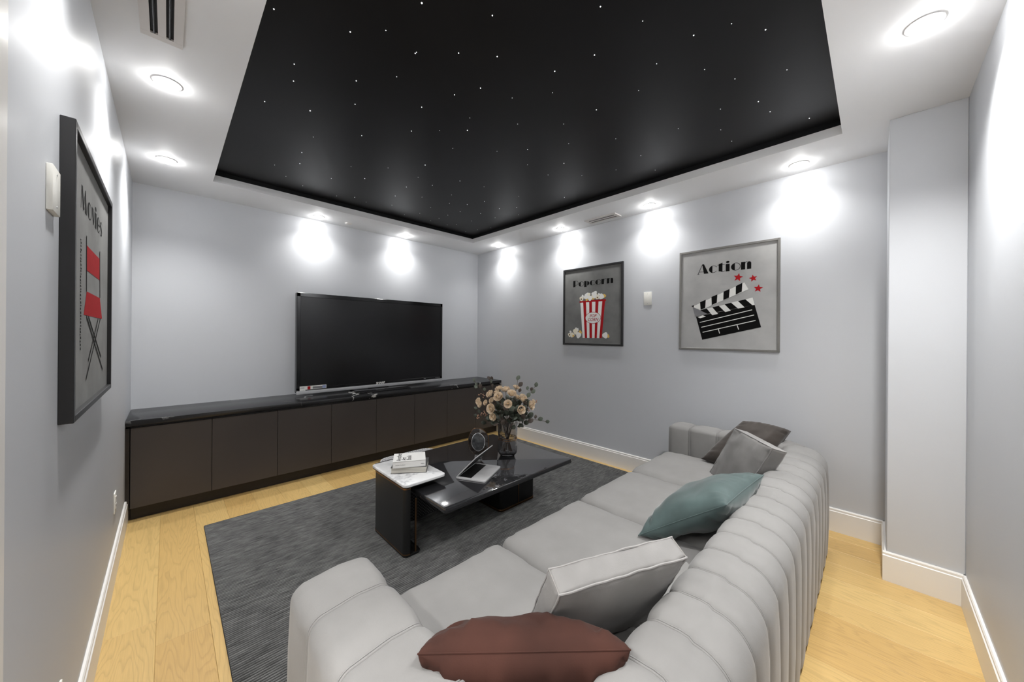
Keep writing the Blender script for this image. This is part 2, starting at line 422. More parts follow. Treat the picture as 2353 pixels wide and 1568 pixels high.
SPRIG_e=[(2.3364,1.9541,0.6821),(2.2925,1.9969,0.7044),(2.2625,2.0261,0.7241),(2.2235,2.064,0.7294),(2.2032,2.0839,0.7149)]
SPRIG_f=[(1.8936,2.3853,0.7944),(1.894,2.385,0.7316),(1.9163,2.3632,0.7661)]
BERRIES=[(1.8879,2.3211,0.9174),(1.9041,2.3053,0.9063),(1.877,2.3318,0.7149),(1.8809,2.3279,0.7318),(1.9009,2.3084,0.7517),(1.9171,2.2927,0.7462),(1.9331,2.2771,0.752),(1.921,2.2889,0.7688),(2.2305,1.9875,0.862),(2.1825,2.0341,0.7913)]

# ------------------------------------------------------------------ room shell
T = 0.12
DY0, DY1, DH = -0.16, 0.96, 2.06        # open doorway beside the camera; unseen hall beyond it added to let light in
wl = B().box(XL - T, XL, DY1, YB + T, -0.05, 2.95).box(XL - T, XL, YN - T, DY0, -0.05, 2.95).box(XL - T, XL, DY0, DY1, DH, 2.95)
struct(wl.obj('wall_left', 'wall_paint', smooth=False))
HX0, HY0, HY1 = -1.75, -0.75, 1.45
struct(B().box(HX0 - .1, HX0, HY0, HY1, 0, 2.5).box(HX0 - .1, XL - T, HY0 - .1, HY0, 0, 2.5).box(HX0 - .1, XL - T, HY1, HY1 + .1, 0, 2.5)
       .box(XL - T - .01, XL - T - .001, HY0, DY0, 0, 2.5).box(XL - T - .01, XL - T - .001, DY1, HY1, 0, 2.5).obj('wall_added_hall', 'hall_paint', smooth=False))
struct(B().box(HX0 - .1, XL - T, HY0 - .1, HY1 + .1, 2.5, 2.56).obj('ceiling_added_hall', 'hall_paint', smooth=False))
struct(B().box(HX0 - .1, XL, HY0 - .1, HY1 + .1, -0.05, 0.0).obj('floor_added_hall', 'grille_white', smooth=False))
struct(B().box(XR, XR + T, YN - T, YB + T, -0.05, 2.95).obj('wall_right', 'wall_paint', smooth=False))
struct(B().box(XL, XR, YB, YB + T, -0.05, 2.95).obj('wall_back', 'wall_paint', smooth=False))
struct(B().box(XL, XR, YN - T, YN, -0.05, 2.95).obj('wall_front', 'wall_paint', smooth=False))
struct(B().box(PX, XR, YN, PY, 0, H, 0.003, 1).obj('wall_column', 'wall_paint'))

# floor: a dark bed with single oak planks running towards the television wall
floor = struct(B().box(XL, XR, YN, YB, -0.05, -0.012).obj('floor', 'oak_plank', smooth=False))
PW = 0.19
plank_meshes = {}
def plank_mesh(w, l):
    k = (round(w, 3), round(l, 3))
    if k not in plank_meshes:
        plank_meshes[k] = B().box(-w / 2 + .0003, w / 2 - .0003, -l / 2 + .0003, l / 2 - .0003, -0.012, 0.0, 0.0009, 1).mesh('plank', 'oak_plank')
    return plank_meshes[k]
rp = random.Random(3)
x = XL; col_i = 0
while x < XR - 1e-4:
    w = min(PW, XR - x)
    cuts = [YN]
    y = YN + rp.choice((0.55, 0.9, 1.25, 1.6))
    while y < YB - 0.3:
        cuts.append(y); y += rp.choice((1.5, 1.7, 1.9))
    cuts.append(YB)
    for a, b_ in zip(cuts, cuts[1:]):
        o = link('plank', plank_mesh(w, b_ - a), floor)
        o.location = (x + w / 2, (a + b_) / 2, 0)
    x += w; col_i += 1

# ceiling: soffit round a recessed black star field
TX0, TX1, TY0, TY1, LIP, TRAY = 0.265, 3.022, 0.148, 3.903, 2.758, 2.795
b = B()
for x0, x1, y0, y1 in ((XL, XR, YN, TY0), (XL, XR, TY1, YB), (XL, TX0, TY0, TY1), (TX1, XR, TY0, TY1)):
    b.box(x0, x1, y0, y1, H, LIP)
struct(b.obj('ceiling', 'ceiling_paint', smooth=False))
b = B()
E_ = 0.03
b.box(TX0 - E_, TX1 + E_, TY0 - E_, TY1 + E_, TRAY, TRAY + 0.03)
for x0, x1, y0, y1 in ((TX0 - E_, TX1 + E_, TY0 - E_, TY0), (TX0 - E_, TX1 + E_, TY1, TY1 + E_), (TX0 - E_, TX0, TY0, TY1), (TX1, TX1 + E_, TY0, TY1)):
    b.box(x0, x1, y0, y1, LIP, TRAY)
tray = struct(b.obj('ceiling_tray', 'star_panel', smooth=False), 'black recessed star ceiling panel')
star_me = {}
for k, r in ((1, 0.0021), (2, 0.0030), (3, 0.0038)):
    star_me[k] = B().ball((0, 0, 0), r, 8, 6).mesh('star', 'star_light')
for sx, sy, k in STARS:
    o = link('star', star_me[k], tray); o.location = (sx, sy, TRAY)

# baseboards: flat board with a small stepped top moulding
BH = 0.168
def baseboard(name, p0, p1, nrm):
    prof = [(0, 0), (0.016, 0), (0.016, BH - 0.022), (0.012, BH - 0.018), (0.012, BH - 0.006), (0.008, BH), (0, BH)]
    b = B()
    rows = [[(p[0] + nrm[0] * d, p[1] + nrm[1] * d, z) for d, z in prof] for p in (p0, p1)]
    v = b.grid(rows, closed_v=True)
    b.bm.faces.new(v[0]); b.bm.faces.new(v[1])
    return struct(b.obj(name, 'trim_white', smooth=False))
CF, CT = 3.85, 3.92     # cabinet front / plinth front
baseboard('baseboard_left', (XL, 1.06), (XL, CT - 0.005), (1, 0))
baseboard('baseboard_right', (XR, PY), (XR, CT - 0.005), (-1, 0))
baseboard('baseboard_column', (PX, YN), (PX, PY + 0.016), (-1, 0))
baseboard('baseboard_column_side', (PX, PY), (XR, PY), (0, 1))
baseboard('baseboard_front', (XL, YN), (PX, YN), (0, 1))
# white door casing where the left wall ends beside the camera
b = B().box(XL, XL + 0.02, 0.96, 1.062, 0, 2.06, 0.003, 1)
b.box(XL, XL + 0.02, DY0 - .09, DY0, 0, 2.06, 0.003, 1).box(XL, XL + 0.02, DY0 - .09, 1.062, 2.06, 2.15, 0.003, 1)
b.box(XL - T, XL, DY1 - .015, DY1, 0, DH).box(XL - T, XL, DY0, DY0 + .015, 0, DH).box(XL - T, XL, DY0, DY1, DH - .015, DH)
struct(b.obj('trim_1', 'trim_white'))

# ------------------------------------------------------------------ recessed downlights
ring_me = B().lathe([(0.050, 0.0), (0.056, -0.0035), (0.050, -0.005), (0.041, -0.004), (0.040, 0.0)], n=32, cap=False).mesh('trim_ring', 'trim_white')
lens_me = B().lathe([(0.041, 0.0), (0.041, -0.006), (0.037, -0.014), (0.028, -0.021), (0.015, -0.025), (0.001, -0.026)], n=32, cap=False).mesh('lens', 'lamp_lens')
def downlight(x, y, label, power=0.47, cone=137, z=H, col=LAMP_COL):
    t = thing('recessed_downlight', label, 'ceiling light', (x, y, z), group='recessed ceiling downlights')
    link('trim_ring', ring_me, t); link('lens', lens_me, t)
    ld = bpy.data.lights.new('downlight_beam', 'SPOT')
    ld.energy = LAMP_W * power; ld.color = col; ld.spot_size = math.radians(cone); ld.spot_blend = 1.0; ld.shadow_soft_size = 0.04
    lo = bpy.data.objects.new('downlight_beam', ld); COL.objects.link(lo); lo.parent = t; lo.location = (0, 0, -0.03)
downlight(1.171, 4.235, 'lit recessed downlight above the left part of the television')
downlight(2.197, 4.235, 'lit recessed downlight above the right end of the television')
downlight(3.350, 3.735, 'lit recessed downlight nearest the far corner, left of the popcorn poster')
downlight(3.350, 2.624, 'lit recessed downlight over the popcorn poster, left of the ceiling vent')
downlight(3.350, 1.535, 'lit recessed downlight right of the small ceiling vent, between the two posters')
downlight(3.330, 0.397, 'lit recessed downlight nearest the white column, right of the clapperboard poster')
downlight(-0.015, 3.660, 'glaring downlight by the left wall, the one nearest the cabinets', 1.35, 130)
downlight(-0.010, 2.540, 'glaring downlight by the left wall, beside the large ceiling vent', 1.2, 130)
downlight(0.0, 1.43, 'recessed downlight by the left wall, out of view above', 0.85, 128)
downlight(0.0, 0.32, 'recessed downlight over the camera corner, out of view', 0.2, 128)
downlight(2.200, -0.135, 'glaring downlight at the top right, over the passage behind the sofa', 2.7, 134)
downlight(1.100, -0.135, 'recessed downlight behind the sofa, out of view above', 1.4, 134)
for hy, hl in ((-0.25, 'downlight in the hall beyond the doorway, out of view'), (0.4, 'middle downlight in the added hall beyond the doorway, out of view'), (1.0, 'far downlight in the added hall beyond the doorway, out of view')):
    downlight(-1.0, hy, hl, 1.55, 150, 2.5, (1.0, 0.985, 0.965))  # added unseen lamps; their light reaches the room through the doorway

# sensor cover in the soffit over the television
tag(B().lathe([(0.0005, -0.012), (0.03, -0.012), (0.036, -0.008), (0.038, 0.0), (0.0005, 0.0)], (0, 0, 0), 28).obj('sprinkler_cover', 'trim_white'),
    'small white round sprinkler cover between the two downlights over the television', 'ceiling cover').location = (1.482, 4.235, H)

# two slot air grilles
def vent(x, y, label):
    t = thing('ceiling_vent', label, 'air vent', (x, y, H), group='slot air vents in the ceiling')
    wx, wy, zt = 0.066, 0.187, -0.010
    b = B()
    b.box(-wx, -0.036, -wy + .0325, wy - .0325, zt, 0).box(0.036, wx, -wy + .0325, wy - .0325, zt, 0).box(-0.0125, 0.0125, -wy + .0325, wy - .0325, zt, 0)
    for s in (-1, 1):
        b.box(-wx, wx, s * wy - s * 0.032 - 0.0 if s > 0 else -wy, wy if s > 0 else -wy + 0.032, zt, 0)
    b.obj('frame', 'grille_white', t, smooth=False)
    B().box(-0.037, 0.037, -wy + .03, wy - .03, -0.0015, 0).obj('slot_backing', 'black_void', t, smooth=False)
    for cx in (-0.024, 0.024):
        B().tube([(cx, -wy + .033, -0.005), (cx, wy - .033, -0.005)], 0.0045, 10).obj('slot_blade', 'black_blade', t)
vent(-0.025, 1.992, 'white two-slot air vent at the top left of the ceiling')
vent(3.365, 2.065, 'small white two-slot air vent between downlights above the posters')

# ------------------------------------------------------------------ wall plates
def on_wall(o, side, y, z):
    """local X = right as seen, Y = up, Z = out of the wall"""
    if side == 'right':
        o.matrix_world = Matrix(((0, 0, -1, XR), (-1, 0, 0, y), (0, 1, 0, z), (0, 0, 0, 1)))
    elif side == 'left':
        o.matrix_world = Matrix(((0, 0, 1, XL), (1, 0, 0, y), (0, 1, 0, z), (0, 0, 0, 1)))
    return o
def plate(name, label, cat, side, y, z, w, h, d=0.008, holes=True):
    t = on_wall(thing(name, label, cat), side, y, z)
    B().box(-w / 2, w / 2, -h / 2, h / 2, 0, d, 0.002, 2).obj('cover', 'plate_white', t)
    for s in (-1, 1):
        o = B().lathe([(0.0005, 0.0012), (0.0025, 0.001), (0.003, 0)], (0, s * h * 0.36, d), 10).obj('screw', 'tv_silver', t)
    return t
plate('wall_plate', 'blank white wall plate between the popcorn and clapperboard posters', 'wall plate', 'right', 1.622, 1.808, 0.082, 0.135)
plate('wall_plate', 'blank white wall plate left of the director chair poster', 'wall plate', 'left', 1.50, 1.785, 0.085, 0.118, 0.012)
def outlet(label, y, z):
    t = on_wall(thing('wall_outlet', label, 'outlet'), 'left', y, z)
    B().box(-0.038, 0.038, -0.06, 0.06, 0, 0.006, 0.002, 2).obj('cover', 'plate_white', t)
    for s in (-1, 1):
        f = B().box(-0.017, 0.017, s * 0.021 - 0.015, s * 0.021 + 0.015, 0.006, 0.0085, 0.001, 1).obj('socket', 'trim_white', t)
        sl = B().box(-0.008, -0.0055, s * 0.021 - 0.005, s * 0.021 + 0.006, 0.0085, 0.0088).box(0.0055, 0.008, s * 0.021 - 0.004, s * 0.021 + 0.005, 0.0085, 0.0088)
        sl.obj('slots', 'black_void', f, smooth=False)
outlet('white outlet low on the left wall beside the cabinet', 3.14, 0.41)
outlet('white outlet low on the left wall at the bottom edge of the picture', 1.63, 0.332)

# ------------------------------------------------------------------ media cabinets along the television wall
DW = 0.4648
X0 = -0.197
filler = B().box(XL, X0 - 0.003, CF + 0.004, YB, 0.10, 0.705, 0.001, 1)
filler.box(XL + 0.0, X0 - 0.003, CT, YB, 0.0, 0.10)
tag(filler.obj('filler_panel', 'cabinet_dark'), 'narrow dark filler strip between cabinets and left wall', 'panel')
names = ('dark brown two-door cabinet against the left wall', 'dark brown two-door cabinet second from the left wall, left of the books',
         'dark brown two-door cabinet below the right half of the television', 'dark brown two-door cabinet in the far corner behind the flowers')
for i in range(4):
    xa = X0 + i * 2 * DW
    xb = min(xa + 2 * DW, XR)
    t = thing('media_cabinet', names[i], 'cabinet', (xa, CF, 0), group='built-in low cabinets along the television wall')
    w = xb - xa
    b = B().box(0, w, 0.021, YB - CF - 0.015, 0.10, 0.712)
    b.obj('body', 'cabinet_dark', t, smooth=False)
    B().box(0, w, CT - CF, CT - CF + 0.02, 0.0, 0.10).obj('plinth', 'cabinet_dark', t, smooth=False)
    for k in range(2):
        d0 = k * DW + 0.0015; d1 = min((k + 1) * DW - 0.0015, w)
        B().box(d0, d1, 0, 0.02, 0.105, 0.705, 0.0012, 1).obj('door', 'cabinet_brown', t)
wt = B().box(XL, XR, CF - 0.022, YB, 0.727, 0.765, 0.004, 2)
wt.box(XL, XR, CF + 0.03, YB, 0.712, 0.727)
tag(wt.obj('cabinet_worktop', 'black_marble'), 'black marble worktop with white veins running over all the low cabinets', 'worktop')

# ------------------------------------------------------------------ television
ZC = 0.765
tv = thing('television', 'large black flat-screen television standing on the marble worktop', 'television', (1.848, 4.20, ZC))
W2 = 0.887
B().box(-W2, W2, 0.004, 0.075, 0.032, 1.088, 0.004, 2).box(-0.55, 0.55, 0.07, 0.11, 0.2, 0.85, 0.02, 2).obj('casing', 'tv_black', tv)
b = B()
b.box(-W2, -W2 + 0.034, -0.004, 0.01, 0.065, 1.088, 0.003, 1).box(W2 - 0.034, W2, -0.004, 0.01, 0.065, 1.088, 0.003, 1)
b.box(-W2, W2, -0.004, 0.01, 1.046, 1.088, 0.003, 1).box(-W2, W2, -0.004, 0.01, 0.052, 0.085, 0.003, 1)
b.obj('bezel', 'tv_black', tv)
B().box(-W2 + 0.03, W2 - 0.03, 0.001, 0.006, 0.08, 1.05).obj('screen', 'tv_screen', tv, smooth=False)
B().box(-W2, W2, -0.010, 0.02, 0.018, 0.054, 0.004, 2).obj('silver_strip', 'tv_silver', tv)
me = text_mesh('SHARP', 0.032, 'print_white', bold=0.0016, width=1.15, align='CENTER')
lo = link('logo', me, tv); lo.rotation_euler = (math.pi / 2, 0, 0); lo.location = (0.01, -0.0048, 0.058)
# specification sticker in the lower left corner of the screen
stk = B().box(-0.858, -0.805, -0.0012, 0.0005, 0.086 - .03, 0.132 - .03).box(-0.805, -0.60, -0.0012, 0.0005, 0.094 - .03, 0.132 - .03).obj('sticker', 'print_white', tv, smooth=False)
stk.location.y = -0.0042
for nm, m_, x0, x1, z0, z1 in (('red_patch', 'print_red', -0.785, -0.757, 0.066, 0.098), ('grey_patch', 'print_grey', -0.735, -0.64, 0.068, 0.092), ('blue_patch', 'print_blue', -0.64, -0.605, 0.068, 0.098),
                               ('print_line', 'print_grey', -0.853, -0.815, 0.088, 0.091), ('print_line', 'print_grey', -0.853, -0.815, 0.078, 0.081)):
    B().box(x0, x1, -0.0019, -0.001, z0, z1).obj(nm, m_, stk, smooth=False)
for k, (xx, ww) in enumerate(((0.60, 0.03), (0.78, 0.006), (0.80, 0.006), (0.82, 0.006), (0.84, 0.006))):
    B().box(xx, xx + ww, -0.0052, -0.003, 0.067, 0.073).obj('indicator', 'tv_silver', tv, smooth=False)
B().box(-0.12, 0.12, 0.01, 0.06, 0.008, 0.04, 0.004, 1).obj('neck', 'tv_black', tv)
B().prism([(-0.33, -0.25), (0.28, -0.25), (0.34, 0.09), (-0.32, 0.09)][::1], 0.0, 0.014, 0.004).obj('stand_base', 'tv_black', tv)

# ------------------------------------------------------------------ framed posters
class Flat(B):
    """flat print: polygons in the poster plane (x right, y up) at one small height"""
    def __init__(s, z):
        super().__init__(); s.z = z
    def poly(s, pts):
        s.face([(p[0], p[1], s.z) for p in pts]); return s
    def disc(s, cx, cy, rx, ry=None, n=20):
        ry = ry or rx
        return s.poly([(cx + rx * math.cos(2 * math.pi * k / n), cy + ry * math.sin(2 * math.pi * k / n)) for k in range(n)])
    def stroke(s, pts, w0, w1=None, ws=None):
        n = len(pts); rows = []
        for i, p in enumerate(pts):
            a, c = Vector(pts[max(0, i - 1)]), Vector(pts[min(n - 1, i + 1)])
            t = (c - a).normalized(); q = Vector((-t.y, t.x))
            w = ws[i] if ws else (w0 if w1 is None else w0 + (w1 - w0) * i / (n - 1))
            rows.append([(p[0] - q.x * w / 2, p[1] - q.y * w / 2, s.z), (p[0] + q.x * w / 2, p[1] + q.y * w / 2, s.z)])
        s.grid(rows); return s

def arc(cx, cy, rx, ry, a0, a1, n=14):
    return [(cx + rx * math.cos(math.radians(a0 + (a1 - a0) * k / n)), cy + ry * math.sin(math.radians(a0 + (a1 - a0) * k / n))) for k in range(n + 1)]

def deco_text(word, x0, x1, y0, xh, cap, z):
    """thick-and-thin display capitals and lower case drawn from arcs and bars; one unit = x-height"""
    TH, TN = 0.40, 0.055
    G = []; x = 0.0; k = cap / xh
    def left_half(f, ox, rx):         # solid left half of a round letter
        f.poly([(px + ox, py) for px, py in arc(rx, .5, rx, .5, 100, 260)])
    f = Flat(z)
    for ch in word:
        if ch == 'P':
            f.poly([(x, 0), (x + TH, 0), (x + TH, k), (x, k)])
            f.stroke(arc(x + TH, k - .5, .48, .47, 90, -90), TN); w = .92
        elif ch == 'o':
            left_half(f, x, .47); f.stroke(arc(x + .47, .5, .455, .48, 110, -110, 20), TN); w = .96
        elif ch == 'p':
            f.poly([(x, -.22), (x + TH, -.22), (x + TH, 1), (x, 1)])
            f.poly([(px + x, py) for px, py in arc(TH + .02, .5, .44, .47, 78, -78)]); w = .9
        elif ch == 'c':
            left_half(f, x, .45); f.stroke(arc(x + .45, .5, .43, .48, 110, 30, 10), TN); f.stroke(arc(x + .45, .5, .43, .48, -110, -35, 10), TN); w = .88
        elif ch == 'r':
            f.poly([(x, 0), (x + TH, 0), (x + TH, 1), (x, 1)]); f.stroke(arc(x + TH + .22, .72, .22, .26, 175, 45, 10), TN); w = .8
        elif ch == 'n':
            f.poly([(x, 0), (x + TH, 0), (x + TH, 1), (x, 1)]); f.stroke(arc(x + TH + .14, .74, .16, .24, 180, 60, 10), TN)
            f.poly([(x + TH + .18, 0), (x + 2 * TH + .18, 0), (x + 2 * TH + .18, .78), (x + 2 * TH + .1, .95), (x + 2 * TH - .06, 1), (x + TH + .26, .94), (x + TH + .18, .8)]); w = 1.06
        elif ch == 'A':
            f.poly([(x + .42, k), (x + .62, k), (x + 1.12, 0), (x + .62, 0)][::1]); f.stroke([(x - .05, 0), (x + .45, k)], TN)
            f.stroke([(x + .1, .3), (x + .6, .3)], TN); f.stroke([(x - .12, .02), (x + .12, .02)], TN * .8); w = 1.14
        elif ch == 't':
            f.poly([(x + .12, .12), (x + .12 + TH, .06), (x + .12 + TH, 1.25), (x + .12, 1.1)]); f.stroke([(x, .98), (x + .75, .98)], TN)
            f.stroke(arc(x + .55, .28, .26, .26, 200, 320, 10), TN); w = .82
        elif ch == 'i':
            f.poly([(x, 0), (x + TH, 0), (x + TH, 1), (x, 1)]); f.disc(x + TH / 2, 1.25, TH * .46, .15); w = .5
        elif ch == 'M':
            f.stroke([(x + .02, 0), (x + .14, k)], TN); f.poly([(x + .1, k), (x + .34, k), (x + .72, .15), (x + .5, .0), (x + .42, .12)])
            f.stroke([(x + .56, .1), (x + .88, k)], TN); f.poly([(x + .84, k), (x + .96, k), (x + 1.28, 0), (x + .86, 0)]); w = 1.36
        elif ch == 'v':
            f.poly([(x, 1), (x + .42, 1), (x + .58, .25), (x + .5, 0), (x + .42, 0)]); f.stroke([(x + .5, .04), (x + .82, 1)], TN); w = .84
        elif ch == 'e':
            left_half(f, x, .45); f.stroke(arc(x + .45, .5, .43, .48, 110, 0, 12), TN); f.stroke([(x + .4, .5), (x + .9, .5)], TN)
            f.stroke(arc(x + .45, .5, .43, .48, -110, -30, 10), TN); w = .92
        elif ch == 's':
            pts = [(.62, .86), (.4, .97), (.16, .86), (.14, .68), (.36, .5), (.56, .3), (.5, .08), (.26, .02), (.03, .14)]
            f.stroke([(x + a, b_) for a, b_ in pts], 0, ws=[.05, .07, .14, .26, .32, .26, .14, .07, .05]); w = .7
        x += w + 0.035
    tot = x - 0.035
    for v in f.bm.verts:
        v.co.x = x0 + v.co.x / tot * (x1 - x0); v.co.y = y0 + v.co.y * xh
    return f

def poster(name, label, side, y, z, w, h, rail, depth, recess, sheet, frame_mat):
    """origin = lower left corner of the frame as seen"""
    t = on_wall(thing(name, label, 'poster'), side, y, z)
    b = B()
    b.box(0, rail, 0, h, 0, depth, 0.0015, 1).box(w - rail, w, 0, h, 0, depth, 0.0015, 1)
    b.box(rail, w - rail, 0, rail, 0, depth, 0.0015, 1).box(rail, w - rail, h - rail, h, 0, depth, 0.0015, 1)
    b.obj('frame', frame_mat, t)
    B().box(rail - .002, w - rail + .002, rail - .002, h - rail + .002, 0.001, depth - recess).obj('sheet', sheet, t, smooth=False)
    return t, depth - recess
EPS = 0.0005

# --- popcorn poster
t, zz = poster('framed_popcorn_poster', 'black-framed grey Popcorn poster with a red striped popcorn box', 'right', 2.692, 1.313, 0.802, 0.918, 0.022, 0.020, 0.012, 'poster_dark', 'frame_black')
deco_text('Popcorn', 0.143, 0.685, 0.696, 0.058, 0.076, zz + EPS).obj('title_lettering', 'print_black', t, smooth=False)
top = [.248, .288, .327, .371, .409, .455, .496, .544, .58]; bot = [.284, .315, .346, .379, .413, .447, .477, .509, .54]
box = Flat(zz + EPS)
for k in (0, 2, 4, 6):
    box.poly([(bot[k], .085), (bot[k + 1], .085), (top[k + 1], .503), (top[k], .503)])
box = box.obj('popcorn_box', 'print_white', t, smooth=False)
red = Flat(zz + EPS)
for k in (1, 3, 5, 7):
    red.poly([(bot[k], .085), (bot[k + 1], .085), (top[k + 1], .503), (top[k], .503)])
red.poly([(.237, .503), (.591, .503), (.591, .523), (.237, .523)])
red.obj('red_stripes', 'print_red', box, smooth=False)
Flat(zz + 2 * EPS).disc(.423, .319, .104, .068, 40).obj('oval_rim', 'print_red', box, smooth=False)
Flat(zz + 3 * EPS).disc(.423, .319, .099, .063, 40).obj('oval', 'print_white', box, smooth=False)
for s_, yy in (('POP', .325), ('CORN', .282)):
    me = text_mesh(s_, 0.05, 'print_red', shear=0.28, bold=0.0003, width=0.98, align='CENTER')
    o = link('box_lettering', me, box); o.location = (.421, yy, zz + 4 * EPS)
def kernels(lst, base):
    r = random.Random(5)
    for i, (cx, cy, rr, c) in enumerate(lst):
        f = Flat(zz + (base + i * .2) * EPS)
        n = 18
        f.poly([(cx + rr * (1 + .12 * math.sin(3 * a + i)) * math.cos(a), cy + rr * (1 + .12 * math.sin(3 * a + i)) * math.sin(a)) for a in [2 * math.pi * q / n for q in range(n)]])
        f.obj('popcorn_kernel', {'w': 'print_white', 'c': 'print_cream', 'y': 'print_yellow', 'b': 'print_brown'}[c], t, smooth=False)
kernels([(.265, .55, .028, 'c'), (.338, .539, .02, 'y'), (.425, .546, .02, 'y'), (.28, .579, .016, 'w'), (.323, .566, .026, 'w'), (.342, .581, .034, 'w'), (.368, .592, .02, 'c'), (.384, .549, .03, 'w'),
         (.569, .56, .022, 'y'), (.483, .554, .026, 'c'), (.443, .576, .038, 'c'), (.421, .597, .018, 'w'), (.452, .604, .023, 'w'), (.445, .57, .025, 'w'), (.501, .584, .014, 'w'), (.534, .557, .032, 'w'),
         (.262, .545, .009, 'b'), (.482, .548, .009, 'b')], 1)
kernels([(.095, .122, .024, 'c'), (.107, .159, .015, 'w'), (.136, .119, .03, 'c'), (.249, .152, .022, 'y'), (.188, .196, .014, 'w'), (.209, .182, .019, 'w'), (.181, .163, .034, 'c'), (.225, .119, .036, 'w'), (.15, .11, .014, 'y'),
         (.095, .122, .009, 'b'), (.619, .108, .02, 'y'), (.584, .117, .034, 'w')], 1)

# --- clapperboard poster
t, zz = poster('framed_clapper_poster', 'grey-framed Action poster with a clapperboard and three red stars', 'right', 1.306, 1.300, 0.777, 0.920, 0.018, 0.018, 0.010, 'poster_light', 'frame_grey')
# reeded outer moulding on the right and bottom rails
b = B()
for k in range(3):
    b.box(0.777 - .004 - k * .005, 0.777 - .0015 - k * .005, 0.002, .918, .0175, .0192)
    b.box(0.002, .775, .0015 + k * .005, .004 + k * .005, .0175, .0192)
b.obj('reeded_moulding', 'frame_grey', t, smooth=False)
deco_text('Action', 0.166, 0.585, 0.697, 0.065, 0.088, zz + EPS).obj('title_lettering', 'print_black', t, smooth=False)
cl = Flat(zz + EPS).poly([(.148, .308), (.605, .391), (.651, .203), (.202, .093)]).poly([(.141, .311), (.187, .366), (.59, .453), (.605, .391), (.148, .308)][:4]).obj('clapperboard', 'print_black', t, smooth=False)
for q in ([(.239, .378), (.285, .386), (.331, .326), (.285, .316)], [(.337, .397), (.383, .407), (.431, .35), (.388, .34)], [(.433, .419), (.483, .431), (.534, .373), (.485, .366)],
          [(.539, .441), (.59, .453), (.605, .391), (.59, .388)], [(.162, .303), (.205, .319), (.232, .305), (.183, .292)]):
    Flat(zz + 2 * EPS).poly(q).obj('white_stripe', 'print_white', cl, smooth=False)
Flat(zz + 2 * EPS).poly([(.112, .401), (.135, .41), (.53, .586), (.561, .525), (.187, .366), (.12, .398)]).obj('clap_stick', 'print_white', cl, smooth=False)
for q in ([(.182, .439), (.23, .459), (.226, .384), (.187, .369)], [(.277, .481), (.325, .5), (.321, .427), (.28, .408)], [(.374, .521), (.421, .54), (.416, .465), (.372, .446)],
          [(.468, .561), (.516, .584), (.512, .51), (.467, .487)], [(.106, .407), (.13, .416), (.127, .395)]):
    Flat(zz + 3 * EPS).poly(q).obj('black_stripe', 'print_black', cl, smooth=False)
Flat(zz + 4 * EPS).poly([(.117, .4), (.246, .329), (.141, .311)]).obj('hinge_plate', 'print_grey', cl, smooth=False)
f = Flat(zz + 2 * EPS)
for a, b_ in (((.181, .253), (.587, .35)), ((.194, .208), (.602, .306)), ((.206, .162), (.612, .26)), ((.334, .191), (.345, .151)), ((.478, .226), (.491, .185))):
    f.stroke([a, b_], .006)
f.obj('slate_lines', 'print_white', cl, smooth=False)
for cx, cy, rr, a0 in ((.484, .634, .037, 12), (.593, .615, .031, -10), (.629, .526, .034, 8)):
    Flat(zz + EPS).poly([(cx + (rr if k % 2 == 0 else rr * .45) * math.sin(math.radians(36 * k + a0)), cy + (rr if k % 2 == 0 else rr * .45) * math.cos(math.radians(36 * k + a0))) for k in range(10)]).obj('printed_star', 'print_red', t, smooth=False)

# --- director chair poster on the left wall
MY, MZ = 1.61, 1.152
t, zz = poster('framed_chair_poster', 'thick black-framed Movies poster with a red director chair on the left wall', 'left', MY, MZ, 0.935, 0.880, 0.020, 0.030, 0.013, 'poster_grey', 'frame_black')
KS = .985
def mv(s, u):       # print coordinates of the drawing
    return ((1.61 + s) * KS - MY, 1.4143 + (1.15 + u - 1.4143) * KS - MZ)
def mvs(l): return [mv(*p) for p in l]
xa, ya = mv(.224, .680); xb, _ = mv(.747, .680)
deco_text('Movies', xa, xb, ya, 0.060, 0.078, zz + EPS).obj('title_lettering', 'print_black', t, smooth=False)
ch = Flat(zz + EPS).poly(mvs([(.345, .576), (.672, .576), (.676, .487), (.352, .487)])).poly(mvs([(.352, .412), (.690, .412), (.765, .326), (.293, .326)])).obj('chair_canvas', 'print_red', t, smooth=False)
f = Flat(zz + 2 * EPS)
for a, b_, w in (((.338, .608), (.346, .411), .013), ((.675, .608), (.692, .413), .013), ((.346, .324), (.790, .101), .010), ((.392, .324), (.735, .160), .010), ((.707, .326), (.347, .098), .010), ((.643, .324), (.395, .162), .010)):
    f.stroke(mvs([a, b_]), w)
f.obj('chair_frame', 'print_black', ch, smooth=False)
# narrow column of tiny unreadable script along the left edge of the sheet
f = Flat(zz + EPS); r = random.Random(2); yv = .207
while yv < .58:
    hgt = r.uniform(.004, .008)
    a = mv(.225 + r.uniform(-.006, .003), yv); f.poly([(a[0], a[1]), (a[0] + r.uniform(.012, .024), a[1]), (a[0] + r.uniform(.012, .02), a[1] + hgt), (a[0], a[1] + hgt)]); yv += hgt + r.uniform(.003, .006)
f.obj('edge_script', 'print_black', t, smooth=False)

